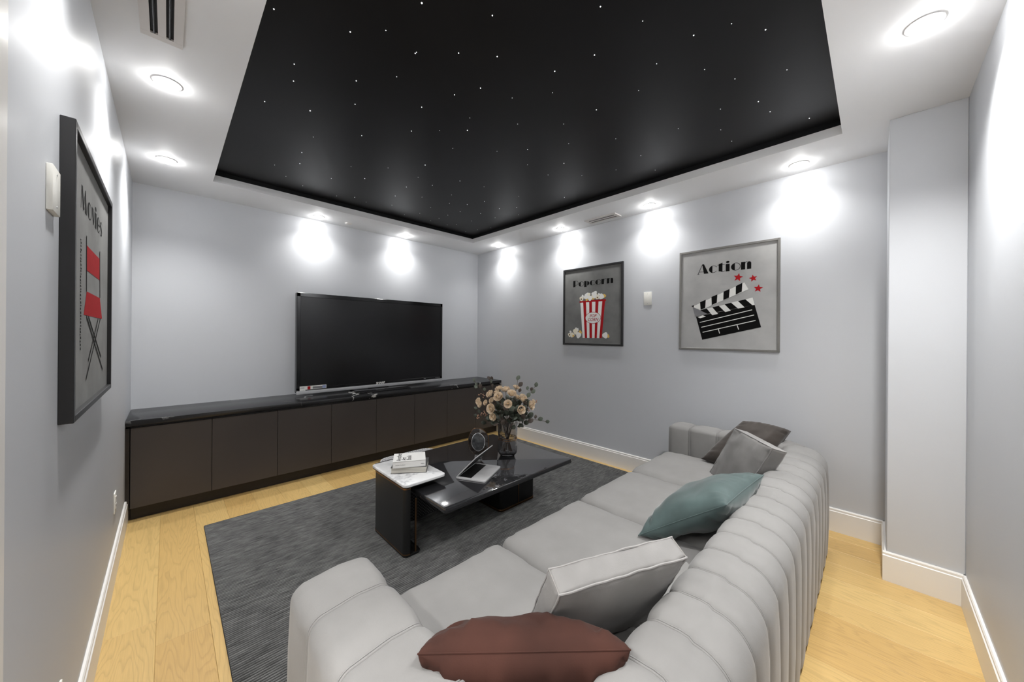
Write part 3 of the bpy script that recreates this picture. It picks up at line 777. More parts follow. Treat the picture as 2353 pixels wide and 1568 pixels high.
# ------------------------------------------------------------------ rug: dark backing with raised light ribs
RX0, RX1, RY0, RY1 = 0.195, 3.440, 0.62, 3.425
rug = thing('rug', 'dark charcoal ribbed rug under the coffee table and sofa', 'rug', (RX0, RY0, 0))
B().prism(rrect(0, RX1 - RX0, 0, RY1 - RY0, 0.012), 0.0005, 0.0055, 0.001).obj('backing', 'rug_backing', rug)
b = B(); PITCH = 0.0135; n = int((RY1 - RY0) / PITCH); rr = random.Random(4)
prof = [(-.30, 0.005), (-.26, .0080), (-.12, .0100), (.12, .0100), (.26, .0080), (.30, 0.005)]
NS = 26
for k in range(n):
    yc = (k + .5) * PITCH
    rows = []
    for i in range(NS + 1):
        xx = 0.002 + (RX1 - RX0 - 0.004) * i / NS
        wob = noise.noise(Vector((xx * 5, yc * 3, 0))) * .0016
        rows.append([(xx, yc + p * PITCH + wob, z) for p, z in prof])
    b.grid(rows)
o = b.obj('ribs', 'rug_rib', rug, angle=80); o['kind'] = 'stuff'

# ------------------------------------------------------------------ sofa: seat, arms and back built of upholstered channels
SZ = 0.012
sofa = thing('sofa', 'long light grey velvet sofa with channelled back and arms facing the television', 'sofa', (0, 0, SZ))
NX, FX, BY, FY = 0.382, 3.215, 0.325, 1.250       # centre lines of arms and back, front of arms
HT, RC, TOPZ = 0.122, 0.165, 0.655
# arc-length path round the U
segs = []
L1 = FY - (BY + RC); LA = RC * math.pi / 2; L2 = (FX - RC) - (NX + RC)
def path(s):
    """point, tangent, inward normal"""
    if s < L1: return Vector((NX, FY - s)), Vector((0, -1)), Vector((1, 0))
    s -= L1
    if s < LA:
        a = math.pi + s / RC
        c = Vector((NX + RC, BY + RC)); d = Vector((math.cos(a), math.sin(a)))
        return c + d * RC, Vector((-d.y, d.x)), -d
    s -= LA
    if s < L2: return Vector((NX + RC + s, BY)), Vector((1, 0)), Vector((0, 1))
    s -= L2
    if s < LA:
        a = -math.pi / 2 + s / RC
        c = Vector((FX - RC, BY + RC)); d = Vector((math.cos(a), math.sin(a)))
        return c + d * RC, Vector((-d.y, d.x)), -d
    s -= LA
    return Vector((FX, BY + RC + s)), Vector((0, 1)), Vector((-1, 0))
STOT = 2 * L1 + 2 * LA + L2
def s_arm(y): return FY - y
def s_back(x): return L1 + LA + x - (NX + RC)
seams = [0.0, s_arm(1.045), s_arm(0.835), s_arm(0.63), L1 + LA * .42]
x = 0.6335
while x < 3.0:
    seams.append(s_back(x)); x += 0.1555
seams += [L1 + LA + L2 + LA * .55, STOT - s_arm(0.66), STOT - s_arm(0.865), STOT - s_arm(1.07), STOT]
# cross-section: (lateral towards the seat, height) from the inner foot over the top to the outer foot
def section(ri, ro):
    P = [(HT, 0.02), (HT + .003, 0.15), (HT + .004, 0.3), (HT + .004, 0.42), (HT + .003, 0.52)]
    for k in range(1, 8):
        a = math.radians(90 * k / 7); P.append((HT - ri + ri * math.cos(a), TOPZ - ri + ri * math.sin(a)))
    P += [(0.02, TOPZ + .004), (-0.005, TOPZ + .002)]
    for k in range(0, 9):
        a = math.radians(90 + 90 * k / 8); P.append((-HT + ro + ro * math.cos(a), TOPZ - .006 - ro + ro * math.sin(a)))
    P += [(-HT - .004, 0.48), (-HT - .005, 0.36), (-HT - .005, 0.22), (-HT - .003, 0.10), (-HT, 0.02)]
    N = []
    for i in range(len(P)):
        a, c = Vector(P[max(0, i - 1)]), Vector(P[min(len(P) - 1, i + 1)])
        t_ = (c - a).normalized(); N.append(Vector((t_.y, -t_.x)))
    return [Vector(p) for p in P], N
S_ARM, S_BACK = section(0.045, 0.052), section(0.058, 0.105)
def sec_at(s):
    k = 0.0
    if L1 < s < STOT - L1:
        k = min(1, (s - L1) / LA, (STOT - L1 - s) / LA)
    return [a.lerp(b_, k) for a, b_ in zip(S_ARM[0], S_BACK[0])], [a.lerp(b_, k).normalized() for a, b_ in zip(S_ARM[1], S_BACK[1])]
def sec_row(s, inset, shrink=0.0, wr=0.0):
    c, tg, inn = path(min(max(s, 0), STOT))
    row = []
    SP, SN = sec_at(s)
    for i, (p, nn) in enumerate(zip(SP, SN)):
        q = p - nn * (-inset) if False else p + nn * (-inset)
        if p.y < 0.05: q = p + Vector((nn.x, 0)) * (-inset)
        if wr:
            w = noise.noise(Vector((s * 23, i * .55, 3))) * wr + noise.noise(Vector((s * 60, i * .3, 9))) * wr * .35
            q = q + nn * w
        row.append((c.x + inn.x * q.x, c.y + inn.y * q.x, q.y))
    return row
TS = [-1, -.985, -.95, -.89, -.8, -.66, -.48, -.25, 0, .25, .48, .66, .8, .89, .95, .985, 1]
for k in range(len(seams) - 1):
    s0, s1 = seams[k], seams[k + 1]
    rows = []
    first, last = k == 0, k == len(seams) - 2
    for t_ in TS:
        s = s0 + (s1 - s0) * (t_ + 1) / 2
        a = abs(t_)
        ins = 0.020 * (1 - math.sqrt(max(0, 1 - a ** 3.2)))
        wr = 0.0022 * (1 - a ** 4)
        rows.append((s, ins, wr))
    b = B(); R_ = []
    for (s, ins, wr), t_ in zip(rows, TS):
        if first and t_ < 0:          # arm end: the upholstery turns over a rounded front
            d = s / ((s1 - s0) / 2)
            ins = 0.058 * (1 - math.sqrt(max(0, 1 - (1 - min(1, s / .065)) ** 2))) if s < .065 else 0
        if last and t_ > 0:
            d = (STOT - s)
            ins = 0.058 * (1 - math.sqrt(max(0, 1 - (1 - min(1, d / .065)) ** 2))) if d < .065 else 0
        R_.append(sec_row(s, ins, wr=wr))
    v = b.grid(R_)
    if first: b.bm.faces.new(v[0])
    if last: b.bm.faces.new(v[-1])
    nm = 'arm_channel' if (s1 <= L1 + .02 or s0 >= L1 + 2 * LA + L2 - .02) else 'back_channel'
    b.obj(nm, 'sofa_fabric', sofa, angle=60)
    if not last:                       # twin-stitched strip sewn along the joint
        b = B(); rws = []
        for ds, ins in ((-.0068, .0150), (-.0058, .0098), (-.0030, .0080), (-.0012, .0085), (-.0004, .0125), (.0004, .0125), (.0012, .0085), (.0030, .0080), (.0058, .0098), (.0068, .0150)):
            rws.append(sec_row(s1 + ds, ins))
        b.grid(rws); b.obj('seam', 'sofa_fabric', sofa, angle=50)
# core under the channels and platform under the cushions
B().box(0.50, 3.10, 0.42, 1.17, 0.0, 0.24, 0.01, 2).obj('seat_base', 'sofa_fabric', sofa)

def soft_box(hx, hy, hz, r, top=0.0, side=0.0, wr=0.0, seed=0, n=18, wfreq=14):
    """rounded, puffed box; returns a builder centred on the origin"""
    ts = [-1 + 2 * i / n for i in range(n + 1)]
    ts = [math.copysign(abs(t_) ** 0.72, t_) for t_ in ts]
    b = B(); half = Vector((hx, hy, hz))
    cache = {}
    def vert(p):
        key = tuple(round(c, 5) for c in p)
        if key in cache: return cache[key]
        q = Vector((p[0] * hx, p[1] * hy, p[2] * hz))
        inner = Vector([max(-(h - r), min(h - r, c)) for c, h in zip(q, half)])
        d = q - inner
        pos = inner + (d.normalized() * r if d.length > 1e-9 else d)
        u, v, w = p
        pos.z += (1 if w > 0 else -1) * abs(w) ** 2 * top * (1 - u * u) * (1 - v * v)
        pos.x += math.copysign(abs(u) ** 4, u) * side * (1 - v * v) * (1 - w * w)
        pos.y += math.copysign(abs(v) ** 4, v) * side * (1 - u * u) * (1 - w * w)
        if wr:
            e = max(abs(u), abs(v)) ** 3
            al = u if abs(v) > abs(u) else v
            pos.z += wr * e * noise.noise(Vector((al * wfreq, seed + (3 if abs(v) > abs(u) else 7), w))) + wr * .8 * noise.noise(Vector((u * 2.2 + seed, v * 2.2, w)))
        cache[key] = b.bm.verts.new(pos)
        return cache[key]
    for ax in range(3):
        for sgn in (-1, 1):
            for i in range(n):
                for j in range(n):
                    quad = []
                    for a, c in ((i, j), (i + 1, j), (i + 1, j + 1), (i, j + 1)):
                        p = [0, 0, 0]; p[ax] = sgn; p[(ax + 1) % 3] = ts[a]; p[(ax + 2) % 3] = ts[c]
                        quad.append(vert(p))
                    try: b.bm.faces.new(quad)
                    except ValueError: pass
    return b
cuts = [0.497, 1.140, 1.785, 2.440, 3.094]
for k in range(4):
    xa, xb = cuts[k], cuts[k + 1]
    o = soft_box((xb - xa) / 2 - .002, 0.405, 0.115, 0.05, top=0.022, side=0.006, wr=0.008, seed=k * 4 + 1).obj('seat_cushion', 'sofa_fabric', sofa, angle=80)
    o.location = ((xa + xb) / 2, 0.448 + 0.405, 0.318)

# ------------------------------------------------------------------ throw cushions
def knife_cushion(name, label, cs, thick, material, seed, wr=0.010, pipe='same', bow=0.05, pinch=0.5, asym=0.0):
    """cs: four corners in order; two puffed faces sewn along a knife edge"""
    c00, c10, c11, c01 = [Vector(c) for c in cs]
    base = (c00 + c10 + c11 + c01) / 4
    zmin = min(c.z for c in (c00, c10, c11, c01))
    org = Vector((base.x, base.y, zmin))
    nrm = (c10 - c00).cross(c01 - c00).normalized()
    t = thing(name, label, 'cushion', org)
    n = 34
    def P(u, v, side):
        uu = u * (1 - bow * (1 - v * v) * abs(u) ** 2); vv = v * (1 - bow * (1 - u * u) * abs(v) ** 2)
        a, b_ = (uu + 1) / 2, (vv + 1) / 2
        p = c00 * (1 - a) * (1 - b_) + c10 * a * (1 - b_) + c11 * a * b_ + c01 * (1 - a) * b_
        h = thick / 2 * (max(0, 1 - abs(u) ** 2.4) * max(0, 1 - abs(v) ** 2.4)) ** pinch
        e = max(abs(u), abs(v)); al = u if abs(v) > abs(u) else v
        fold = noise.noise(Vector((al * 9 + seed, 3 if abs(v) > abs(u) else 8, side))) * wr * max(0, (e - .45) / .55) * (1 - e ** 8) * 1.6
        fold += noise.noise(Vector((al * 26 + seed, 5 if abs(v) > abs(u) else 2, side))) * wr * .55 * max(0, (e - .62) / .38) * (1 - e ** 14)
        big = noise.noise(Vector((u * 1.8 + seed, v * 1.8, side * 2))) * wr * 1.5 * (1 - e ** 3)
        return p + nrm * side * (h + fold + big * (1 if h > .001 else 0)) - org
    ts = [-math.cos(math.pi * i / n) for i in range(n + 1)]
    b = B()
    for side in (1, -1):
        b.grid([[P(u, v, side) for v in ts] for u in ts])
    bmesh.ops.remove_doubles(b.bm, verts=b.bm.verts, dist=1e-5)
    b.obj('cover', material, t, angle=80)
    loop = [P(u, -1, 1) for u in ts] + [P(1, v, 1) for v in ts[1:]] + [P(u, 1, 1) for u in ts[::-1][1:]] + [P(-1, v, 1) for v in ts[::-1][1:-1]]
    B().tube(loop, 0.0022, 6, closed=True).obj('seam', material if pipe == 'same' else pipe, t)
    return t
def box_cushion(name, label, o, e1, e2, e3, material, seed, top=0.03, wr=0.006):
    """o: corner; e1, e2 face edges; e3 gusset edge (vectors)"""
    o, e1, e2, e3 = Vector(o), Vector(e1), Vector(e2), Vector(e3)
    ctr = o + (e1 + e2 + e3) / 2
    org = Vector((ctr.x, ctr.y, min((o + a * e1 + b_ * e2 + c * e3).z for a in (0, 1) for b_ in (0, 1) for c in (0, 1))))
    t = thing(name, label, 'cushion', org)
    n1, n2, n3 = e1.normalized(), e2.normalized(), e3.normalized()
    b = soft_box(e1.length / 2, e2.length / 2, e3.length / 2, 0.010, top=top, side=0.004, wr=wr, seed=seed, n=26, wfreq=7)
    M = Matrix(((n1.x, n2.x, n3.x), (n1.y, n2.y, n3.y), (n1.z, n2.z, n3.z)))
    for v in b.bm.verts: v.co = M @ v.co + ctr - org
    b.obj('cover', material, t, angle=80)
    for s in (-1, 1):
        hx, hy, hz = e1.length / 2 - .002, e2.length / 2 - .002, s * (e3.length / 2 - .002)
        pts = []
        for (xa, ya), (xb, yb) in (((-hx, -hy), (hx, -hy)), ((hx, -hy), (hx, hy)), ((hx, hy), (-hx, hy)), ((-hx, hy), (-hx, -hy))):
            for k in range(24):
                f_ = k / 24; xx, yy = xa + (xb - xa) * f_, ya + (yb - ya) * f_
                w = noise.noise(Vector((f_ * 9, xa + yb, seed))) * wr * .6
                pts.append(M @ Vector((xx, yy, hz + w)) + ctr - org)
        B().tube(pts, 0.003, 6, closed=True).obj('piping', 'cushion_piping', t)
    for sx in (-1, 1):                 # mitred corner seams of the gusset
        for sy in (-1, 1):
            hx, hy, hz = sx * (e1.length / 2 - .003), sy * (e2.length / 2 - .003), e3.length / 2 - .004
            B().tube([M @ Vector((hx, hy, -hz)) + ctr - org, M @ Vector((hx, hy, hz)) + ctr - org], 0.0022, 6).obj('corner_seam', 'seam_grey', t)
    return t
knife_cushion('throw_cushion', 'reddish-brown velvet cushion in the near corner of the sofa', [(.405, .71, .70), (.76, .385, .70), (.885, .545, .475), (.535, .865, .475)], 0.165, 'cushion_brown', 3, wr=0.023, bow=0.02, pinch=0.4)
knife_cushion('throw_cushion', 'green velvet cushion leaning against the middle of the sofa back', [(2.150, .385, .725), (1.662, .425, .720), (1.60, .775, .475), (2.10, .75, .475)], 0.19, 'cushion_green', 11, wr=0.016, pipe='cushion_green')
knife_cushion('throw_cushion', 'dark umber velvet cushion behind the small grey one at the far end', [(3.235, .42, .74), (3.16, .70, .775), (2.965, .93, .475), (2.96, .58, .475)], 0.20, 'cushion_umber', 21, wr=0.014, bow=-.05, pinch=0.42)
def unit(v): return Vector(v).normalized()
g1 = unit((.922, -.386, 0)); gp = Vector((.386, .922, 0)); lean = math.radians(28)
g2 = (gp * math.sin(lean) + Vector((0, 0, -math.cos(lean)))); g3 = (-gp * math.cos(lean) + Vector((0, 0, -math.sin(lean))))
U0 = Vector((.724, .600, .80))
box_cushion('throw_cushion', 'large light grey box cushion with piped edges beside the brown one', U0, g1 * .43, g2 * .36, g3 * .068, 'cushion_grey', 5, top=0.028)
h1 = unit((-.30, -.24, 0)); hp = Vector((-.62, .78, 0)); lean = math.radians(14)
h2 = hp * math.sin(lean) + Vector((0, 0, -math.cos(lean))); h3 = -hp * math.cos(lean) + Vector((0, 0, -math.sin(lean)))
h2 = Vector((.04, .165, -.355)); h1 = Vector((-.30, -.255, -.01)); h3 = h1.cross(h2).normalized()
box_cushion('throw_cushion', 'small light grey box cushion in front of the dark umber one', (2.70, .645, .815), h1, h2, h3 * .08, 'cushion_grey', 15, top=0.022)

# ------------------------------------------------------------------ coffee table
RZ = 0.0105                       # top of the rug
ct = thing('coffee_table', 'large low coffee table with glossy black rectangular top', 'coffee table', (1.79, 2.24, RZ))
def off(pts): return [(p[0] - 1.79, p[1] - 2.24) for p in pts]
B().prism(off(rrect(1.165, 2.412, 1.742, 2.748, 0.025)), 0.368 - RZ, 0.402 - RZ, 0.006).obj('table_top', 'table_black', ct)
B().prism(off(rrect(1.895, 2.297, 2.060, 2.46, 0.035)), 0.018, 0.368 - RZ, 0.002).obj('base_block', 'table_satin', ct)
B().prism(off(rrect(1.893, 2.299, 2.058, 2.462, 0.036)), 0.0, 0.018, 0.002).obj('base_trim', 'bronze', ct)
B().box(2.092 - 1.79, 2.099 - 1.79, 2.0565 - 2.24, 2.061 - 2.24, 0.018, 0.345).obj('inlay_strip', 'bronze', ct, smooth=False)
# side unit hooked round the near left end
st = thing('side_table', 'small black C-shaped side table with white marble top at the coffee table end', 'side table', (1.14, 2.27, RZ))
def offs(pts): return [(p[0] - 1.14, p[1] - 2.27) for p in pts]
Y0, Y1, XA = 2.048, 2.505, 1.068
outer = [(1.108, Y0)] + [(XA + .03 - .03 * math.sin(a), Y0 + .03 - .03 * math.cos(a)) for a in [math.pi / 2 * k / 6 for k in range(7)]] + [(XA + .03 - .03 * math.cos(a), Y1 - .03 + .03 * math.sin(a)) for a in [math.pi / 2 * k / 6 for k in range(7)]] + [(1.108, Y1)]
inner = [(1.108, Y1 - .018), (XA + .03, Y1 - .018), (XA + .018, Y1 - .03), (XA + .018, Y0 + .03), (XA + .03, Y0 + .018), (1.108, Y0 + .018)]
B().prism(offs(outer + inner), 0.012, 0.445 - RZ).obj('side_panel', 'table_satin', st)
B().prism(offs(rrect(XA, 1.19, Y0, Y1, 0.03)), 0.0, 0.012, 0.002).obj('foot_plate', 'table_satin', st)
foot = [(p[0] * 1.0, p[1]) for p in outer]
def band(z0, z1, grow, nm):
    pts = [(p[0] - grow if p[0] < 1.1 else p[0], p[1] + (grow if p[1] > 2.27 else -grow)) for p in outer]
    inn = [(p[0], p[1]) for p in reversed(outer)]
    B().prism(offs(pts + inn), z0, z1).obj(nm, 'bronze', st)
band(0.012, 0.019, 0.0015, 'foot_trim')
band(0.437 - RZ, 0.447 - RZ, 0.0015, 'top_trim')
B().box(1.144 - 1.14, 1.154 - 1.14, 2.052 - 2.27, 2.062 - 2.27, 0.012, 0.368 - RZ - .002, 0.001, 1).obj('post', 'bronze', st)
B().prism(offs(rrect(XA, 1.37, Y0 - .002, Y1 + .045, 0.028)), 0.447 - RZ, 0.452 - RZ).obj('top_support', 'table_satin', st)
B().prism(offs(rrect(XA - .002, 1.372, Y0 - .004, Y1 + .047, 0.028)), 0.452 - RZ, 0.468 - RZ, 0.002).obj('marble_top', 'white_marble', st)

# woven pouf pushed half under the table
pf = thing('pouf', 'low grey woven pouf tucked under the far left corner of the coffee table', 'pouf', (1.53, 2.69, RZ))
PFX, PFY = 0.255, 0.262
B().prism(rrect(-PFX, PFX, -PFY, PFY, 0.10, 10), 0.0, 0.335, 0.008).obj('body', 'woven_check', pf)
b = B()
for k in range(25):
    xx = -PFX + .02 + k * (2 * PFX - .04) / 24
    ylim = PFY - .008
    ex = abs(xx) - (PFX - .10)
    if ex > 0: ylim = PFY - .10 + math.sqrt(max(0, .092 ** 2 - ex ** 2)) if ex < .092 else PFY - .1
    B().tube([(xx, -ylim, .337), (xx, ylim, .337)], 0.008, 8).obj('rib', 'pouf_rib', pf)
rim = [(p[0], p[1], .338) for p in rrect(-PFX + .004, PFX - .004, -PFY + .004, PFY - .004, 0.097, 10)]
B().tube(rim, 0.006, 8, closed=True).obj('rim', 'pouf_edge', pf)

# ------------------------------------------------------------------ books
MT = 0.468
def book(label, loc, rz, w, d, h, cover, spine_front):
    t = thing('book', label, 'book', loc, rz)
    c = 0.0025
    b = B().box(0, w, 0, d, 0, c).box(0, w, 0, d, h - c, h)
    if spine_front: b.box(0, w, 0, c, 0, h)
    else: b.box(0, w, d - c, d, 0, h)
    b.obj('cover', cover, t, smooth=False)
    (B().box(.004, w - .004, c, d - .004, c, h - c) if spine_front else B().box(.004, w - .004, .003, d - c, c, h - c)).obj('pages', 'book_pages', t, smooth=False)
    return t
bang = math.atan2(2.150 - 2.288, 1.276 - 1.084)
book('thick book with dark covers and page edges showing, under the white book', (1.090, 2.292, MT), bang, 0.238, 0.185, 0.042, 'book_cover_dark', False)
bang2 = math.atan2(2.142 - 2.241, 1.272 - 1.081)
bk = book('white art book with black title lying on top of the dark book', (1.092, 2.268, MT + 0.0422), bang2 - .03, 0.217, 0.178, 0.043, 'book_paper', True)
for i, s_ in enumerate(('Another', 'Art', 'Book')):
    o = link('title_lettering', text_mesh(s_, 0.044, 'print_black', bold=0.0006), bk)
    o.rotation_euler = (0, 0, math.pi / 2); o.location = (0.052 + i * 0.034, 0.022, 0.0434)
for s_, xx in (('Another Art Book', .018), ('author', .186)):
    o = link('spine_lettering', text_mesh(s_, 0.0085, 'print_black'), bk) if s_ != 'author' else None
    if o: o.rotation_euler = (math.pi / 2, 0, 0); o.location = (xx, -0.0003, 0.017)
# small line of print at the other end of the spine
f = B(); rq = random.Random(1); xx = .186
while xx < .206:
    w = rq.uniform(.0015, .003); f.box(xx, xx + w, -0.0004, 0, .018, .018 + rq.uniform(.003, .005)); xx += w + .001
f.obj('spine_mark', 'print_black', bk, smooth=False)

# ------------------------------------------------------------------ laptop
TT = 0.4021
lp = thing('laptop', 'half-open silver laptop with black keys on the coffee table', 'laptop', (1.462, 2.061, TT), math.atan2(.139, .278))
LW, LD = 0.305, 0.225             # local x along the hinge, -y towards the user
B().prism(rrect(0, LW, -LD, 0, 0.012), 0.001, 0.013, 0.0015).obj('base', 'aluminium', lp)
kb = B().box(.018, LW - .018, -.112, -.018, 0.0128, 0.0134).obj('keyboard_well', 'key_black', lp, smooth=False)
key = B().box(-.0085, .0085, -.0075, .0075, 0, .0012, .0005, 1).mesh('key', 'key_black')
for r_ in range(5):
    for c_ in range(13):
        o = link('key', key, kb); o.location = (.018 + .0115 + c_ * .0205, -.0275 - r_ * .0185, .0134)
B().box(.10, LW - .10, -.205, -.125, 0.013, 0.0133).obj('trackpad', 'aluminium', lp, smooth=False)
b = B().box(0, LW, 0, LD - .01, 0, 0.006, 0.002, 1)
lid = b.obj('lid', 'aluminium', lp); lid.location = (0, -0.004, 0.014); lid.rotation_euler = (math.radians(180 - 46), 0, 0)
B().box(.006, LW - .006, .01, LD - .018, 0.006, 0.0064).obj('display', 'key_black', lid, smooth=False)

# ------------------------------------------------------------------ agate slice on a clear stand
ag = thing('agate_ornament', 'dark polished agate slice on a clear stand beside the vase', 'ornament', (1.853, 2.292, TT), YAW - math.pi / 2 - .12)
B().box(-.028, .028, -.022, .022, 0, .026, .004, 2).obj('stand', 'acrylic', ag)
def blob(rx, rz, seed, n=48, amp=.06):
    return [(rx * (1 + amp * noise.noise(Vector((math.cos(a) * 1.6 + seed, math.sin(a) * 1.6, 0)))) * math.cos(a), rz * (1 + amp * noise.noise(Vector((math.cos(a) * 1.6 + seed, math.sin(a) * 1.6, 0)))) * math.sin(a)) for a in [2 * math.pi * k / n for k in range(n)]]
ZA = 0.020 + 0.112
def slab(pts, y0, y1, nm, m_, par):
    b = B(); b.prism(pts, y0, y1, 0.002)
    for v in b.bm.verts: v.co = Vector((v.co.x, v.co.z, v.co.y + ZA))
    return b.obj(nm, m_, par, angle=50)
sl = slab(blob(.086, .112, 1.0), -.009, .009, 'slice', 'agate_dark', ag)
slab(blob(.056, .076, 4.0), -.0105, .0105, 'pale_ring', 'agate_white', sl)
slab(blob(.0535, .0735, 4.2), -.0118, .0118, 'grey_core', 'agate_core', sl)
B().tube([(p[0], 0, p[1] + ZA) for p in blob(.0875, .1135, 1.0)], .0022, 6, closed=True).obj('gilt_edge', 'bronze', sl)

# ------------------------------------------------------------------ vase
VC = Vector((2.095, 2.195, TT))
vz = thing('vase', 'smoky glass cylinder vase with bronze band holding the roses', 'vase', VC)
out = [(0.0005, 0.0), (.060, 0.0), (.074, .006), (.082, .022), (.084, .05), (.083, .10), (.079, .125), (.076, .137), (.079, .149), (.083, .172), (.084, .22), (.084, .270), (.0825, .282)]
inn = [(.0795, .282), (.080, .270), (.080, .22), (.079, .172), (.075, .149), (.072, .137), (.075, .125), (.079, .10), (.080, .05), (.077, .026), (.070, .014), (.055, .011), (.0005, .011)]
B().lathe(out + inn, n=48, cap=False).obj('glass', 'vase_glass', vz, angle=60)
for z0, z1 in ((.128, .132), (.143, .147)):
    B().lathe([(.0795, z0), (.0815, z0), (.0815, z1), (.0795, z1), (.0795, z0)], n=48, cap=False).obj('band', 'bronze', vz)
for k in range(8):
    a = 2 * math.pi * k / 8 + .3
    B().box(.0775, .0815, -.003, .003, .131, .144).obj('band_bar', 'bronze', vz, smooth=False).rotation_euler = (0, 0, a)

# ------------------------------------------------------------------ flowers
def rose_bloom(seed):
    """cupped petals in rings round a spiral heart; axis +Z, radius 1"""
    r = random.Random(seed); b = B()
    for ring, (cnt, rad, hgt, flare) in enumerate(((3, .20, .62, -.02), (4, .36, .60, .04), (5, .56, .54, .12), (6, .78, .42, .22), (6, .92, .22, .30))):
        for k in range(cnt):
            a0 = 2 * math.pi * (k + ring * .37 + r.uniform(-.08, .08)) / cnt
            half = math.pi / cnt * 1.32
            rows = []
            for j in range(6):
                v = j / 5
                row = []
                for i in range(7):
                    u = -1 + 2 * i / 6
                    a = a0 + u * half * (0.55 + .45 * math.sin(math.pi * min(1, v * .9 + .12)))
                    rr = rad * (math.sin(math.pi * .5 * min(1, v * 1.35)) ** .8) + flare * max(0, v - .6) * 1.6 + .02 * u * u
                    z = -.55 + (hgt + .55) * v - .10 * u * u * v + r.uniform(-.01, .01)
                    row.append((rr * math.cos(a), rr * math.sin(a), z))
                rows.append(row)
            b.grid(rows)
    b.lathe([(.02, -.75), (.14, -.70), (.22, -.52), (.10, -.45)], n=10, cap=False)
    b.ball((0, 0, .25), .2, 8, 6)
    return b
BLOOMS = []
for sd in range(3):
    BLOOMS.append(rose_bloom(sd).mesh('bloom', 'rose_cream', angle=80))
heart = B()
sp_ = [(.17 * (k / 40) * math.cos(k * .55), .17 * (k / 40) * math.sin(k * .55), .60 - .10 * k / 40) for k in range(41)]
heart.tube(sp_, .035, 5)
heart_me = heart.mesh('heart', 'rose_heart', angle=80)
rose_labels = ['cream rose at the left edge of the bouquet, topmost of the three there', 'cream rose at the left edge of the bouquet, lowest of the three there', 'small cream rosebud just inside the two leftmost roses',
  'cream rose at upper left of the bouquet beside the largest rose', 'large open cream rose facing the camera at upper middle of the bouquet', 'cream rose at the top of the bouquet, left of the topmost pair',
  'cream rose tucked behind the large upper middle rose', 'pale rose at the top centre of the bouquet', 'cream rose at the upper right of centre in the bouquet', 'small rose at the top right under the brown leaves',
  'small half-hidden rosebud below the upper left rose', 'large open cream rose at the left front of the bouquet', 'lowest cream rose, hanging at the left front of the bouquet', 'single cream rose in the very middle of the bouquet',
  'cream rose at right of the bouquet behind grey leaves', 'small rosebud left of the rose behind grey leaves', 'open cream rose at the right front of the bouquet, lowest on that side', 'cream rose at the far right edge of the bouquet', 'small rosebud at the far right tip of the bouquet']
neck = VC + Vector((0, 0, .285))
rr = random.Random(9)
def stem_pts(p):
    d = Vector((p.x - VC.x, p.y - VC.y, 0))
    dn = d.normalized() if d.length > 1e-4 else Vector((1, 0, 0))
    a = neck + dn * min(.055, d.length * .4)
    foot = VC + Vector((0, 0, .02)) - dn * rr.uniform(.02, .05) + Vector((rr.uniform(-.012, .012), rr.uniform(-.012, .012), 0))
    return [foot, (foot + a) / 2, a, a.lerp(p, .55) + Vector((0, 0, .015)), p]
for i, (x, y, z, r) in enumerate(ROSES):
    p = Vector((x, y, z))
    t = thing('rose', rose_labels[i], 'rose', p, group='cream roses in the vase')
    ax = (p - (VC + Vector((0, 0, .40)))).normalized() + Vector((-.55, -.55, .35)) * .75
    ax.normalize()
    q = ax.to_track_quat('Z', 'Y')
    bl = link('bloom', BLOOMS[i % 3], t); bl.scale = (r * 1.02,) * 3; bl.rotation_mode = 'QUATERNION'; bl.rotation_quaternion = q
    hh = link('heart', heart_me, bl)
    B().tube([v - p for v in stem_pts(p - ax * r * .7)], .0022, 6).obj('stem', 'stem_brown', t)
def leaf_mesh(material, w=.8):
    b = B(); rows = []
    for i in range(7):
        v = i / 6; wd = w * .5 * math.sin(math.pi * min(.985, max(.03, v))) ** .6
        rows.append([(u * wd, v, .10 * math.sin(math.pi * v) - .16 * abs(u) ** 2 * wd + .0) for u in (-1, -.5, 0, .5, 1)])
    g = b.grid(rows)
    me_rows = [[(c[0], c[1], c[2] - .035) for c in r_] for r_ in rows]
    b.grid(me_rows)
    return b.mesh('leaf', material, angle=60)
LEAF = {'g': leaf_mesh('leaf_grey'), 'd': leaf_mesh('leaf_dark', .7), 'b': leaf_mesh('leaf_brown')}
def sprig(label, leaves, tip, size, kinds, group='leaf sprigs in the vase', nm='eucalyptus_sprig'):
    tip = Vector(tip)
    t = thing(nm, label, 'sprig', tip, group=group)
    sp = stem_pts(tip)
    B().tube([v - tip for v in sp], .0016, 6).obj('stem', 'stem_brown', t)
    for k, l in enumerate(leaves):
        l = Vector(l)
        o = link('leaf', LEAF[kinds[k % len(kinds)]], t)
        d = (l - (neck + (tip - neck) * .6)).normalized() + Vector((rr.uniform(-.5, .5), rr.uniform(-.5, .5), rr.uniform(-.2, .6)))
        face = Vector((-.7, -.7, .25)) + Vector((rr.uniform(-.6, .6), rr.uniform(-.6, .6), rr.uniform(-.3, .6)))
        d.normalize(); xx = d.cross(face).normalized(); zz_ = xx.cross(d)
        s_ = size * rr.uniform(.8, 1.15)
        o.matrix_local = Matrix(((xx.x * s_, d.x * s_, zz_.x * s_, 0), (xx.y * s_, d.y * s_, zz_.y * s_, 0), (xx.z * s_, d.z * s_, zz_.z * s_, 0), (0, 0, 0, 1)))
        base = l - d * s_ * .5
        o.location = base - tip
        # petiole back to the nearest stem point
        best = min((sp[3].lerp(sp[4], q / 6) for q in range(7)), key=lambda c: (c - base).length)
        B().tube([base - tip, best - tip], .0009, 5).obj('leaf_stalk', 'stem_brown', t)
sprig('grey-green eucalyptus sprig rising at the upper left of the bouquet', SPRIG_a, SPRIG_a[0], .034, 'gggb')
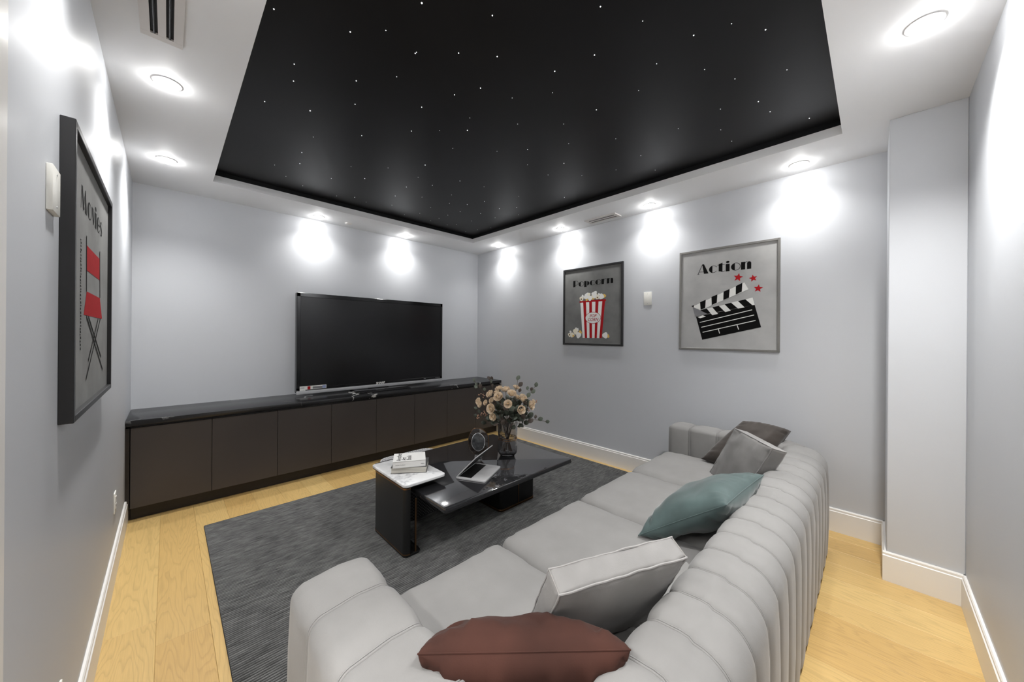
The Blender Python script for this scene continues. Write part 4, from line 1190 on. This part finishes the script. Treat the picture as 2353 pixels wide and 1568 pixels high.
sprig('brownish leaf sprig rising behind the top left roses', SPRIG_b, SPRIG_b[0], .034, 'bbgb')
sprig('dark-leaved sprig rising above the top right of the bouquet', SPRIG_c, SPRIG_c[0], .044, 'gbb')
sprig('eucalyptus sprig reaching to the upper right of the bouquet', SPRIG_d, SPRIG_d[0], .042, 'gbggg')
sprig('thin leaf sprig trailing down to the lower right of the bouquet', SPRIG_e, SPRIG_e[0], .040, 'ggbb')
sprig('short leaf sprig at the lower left edge of the bouquet', SPRIG_f, SPRIG_f[1], .034, 'gdd')
low = ['dark leafy sprig filling the %s of the bouquet' % s_ for s_ in ('left underside', 'front underside', 'right underside', 'left heart', 'centre', 'right heart', 'back')]
for k, (a, rad, z) in enumerate(((170, .11, .74), (235, .10, .725), (300, .12, .73), (200, .09, .80), (250, .08, .77), (320, .09, .80), (60, .13, .80))):
    a = math.radians(a); c = VC + Vector((rad * math.cos(a), rad * math.sin(a), 0)); c.z = z
    lv = [c + Vector((rr.uniform(-.085, .085), rr.uniform(-.085, .085), rr.uniform(-.06, .06))) for _ in range(20)]
    sprig(low[k], lv, c, .058, 'ddgdbd', nm='leaf_sprig')
def berry_sprig(label, pts):
    tip = Vector(pts[0]); t = thing('berry_sprig', label, 'sprig', tip, group='berry sprigs in the vase')
    sp = stem_pts(tip); B().tube([v - tip for v in sp], .0012, 5).obj('stem', 'stem_brown', t)
    for p in pts:
        for _ in range(3):
            c = Vector(p) + Vector((rr.uniform(-.012, .012), rr.uniform(-.012, .012), rr.uniform(-.012, .012)))
            B().ball(c - tip, .0052, 8, 6).obj('berry', 'berry', t)
            B().tube([c - tip, min((sp[3].lerp(sp[4], q / 6) for q in range(7)), key=lambda e: (e - c).length) - tip], .0007, 4).obj('berry_stalk', 'stem_brown', t)
berry_sprig('berry sprig at the upper left of the bouquet', BERRIES[0:2])
berry_sprig('berry sprig hanging at the lower left of the bouquet', BERRIES[2:8])
berry_sprig('berry sprig at the right edge of the bouquet', BERRIES[8:10])
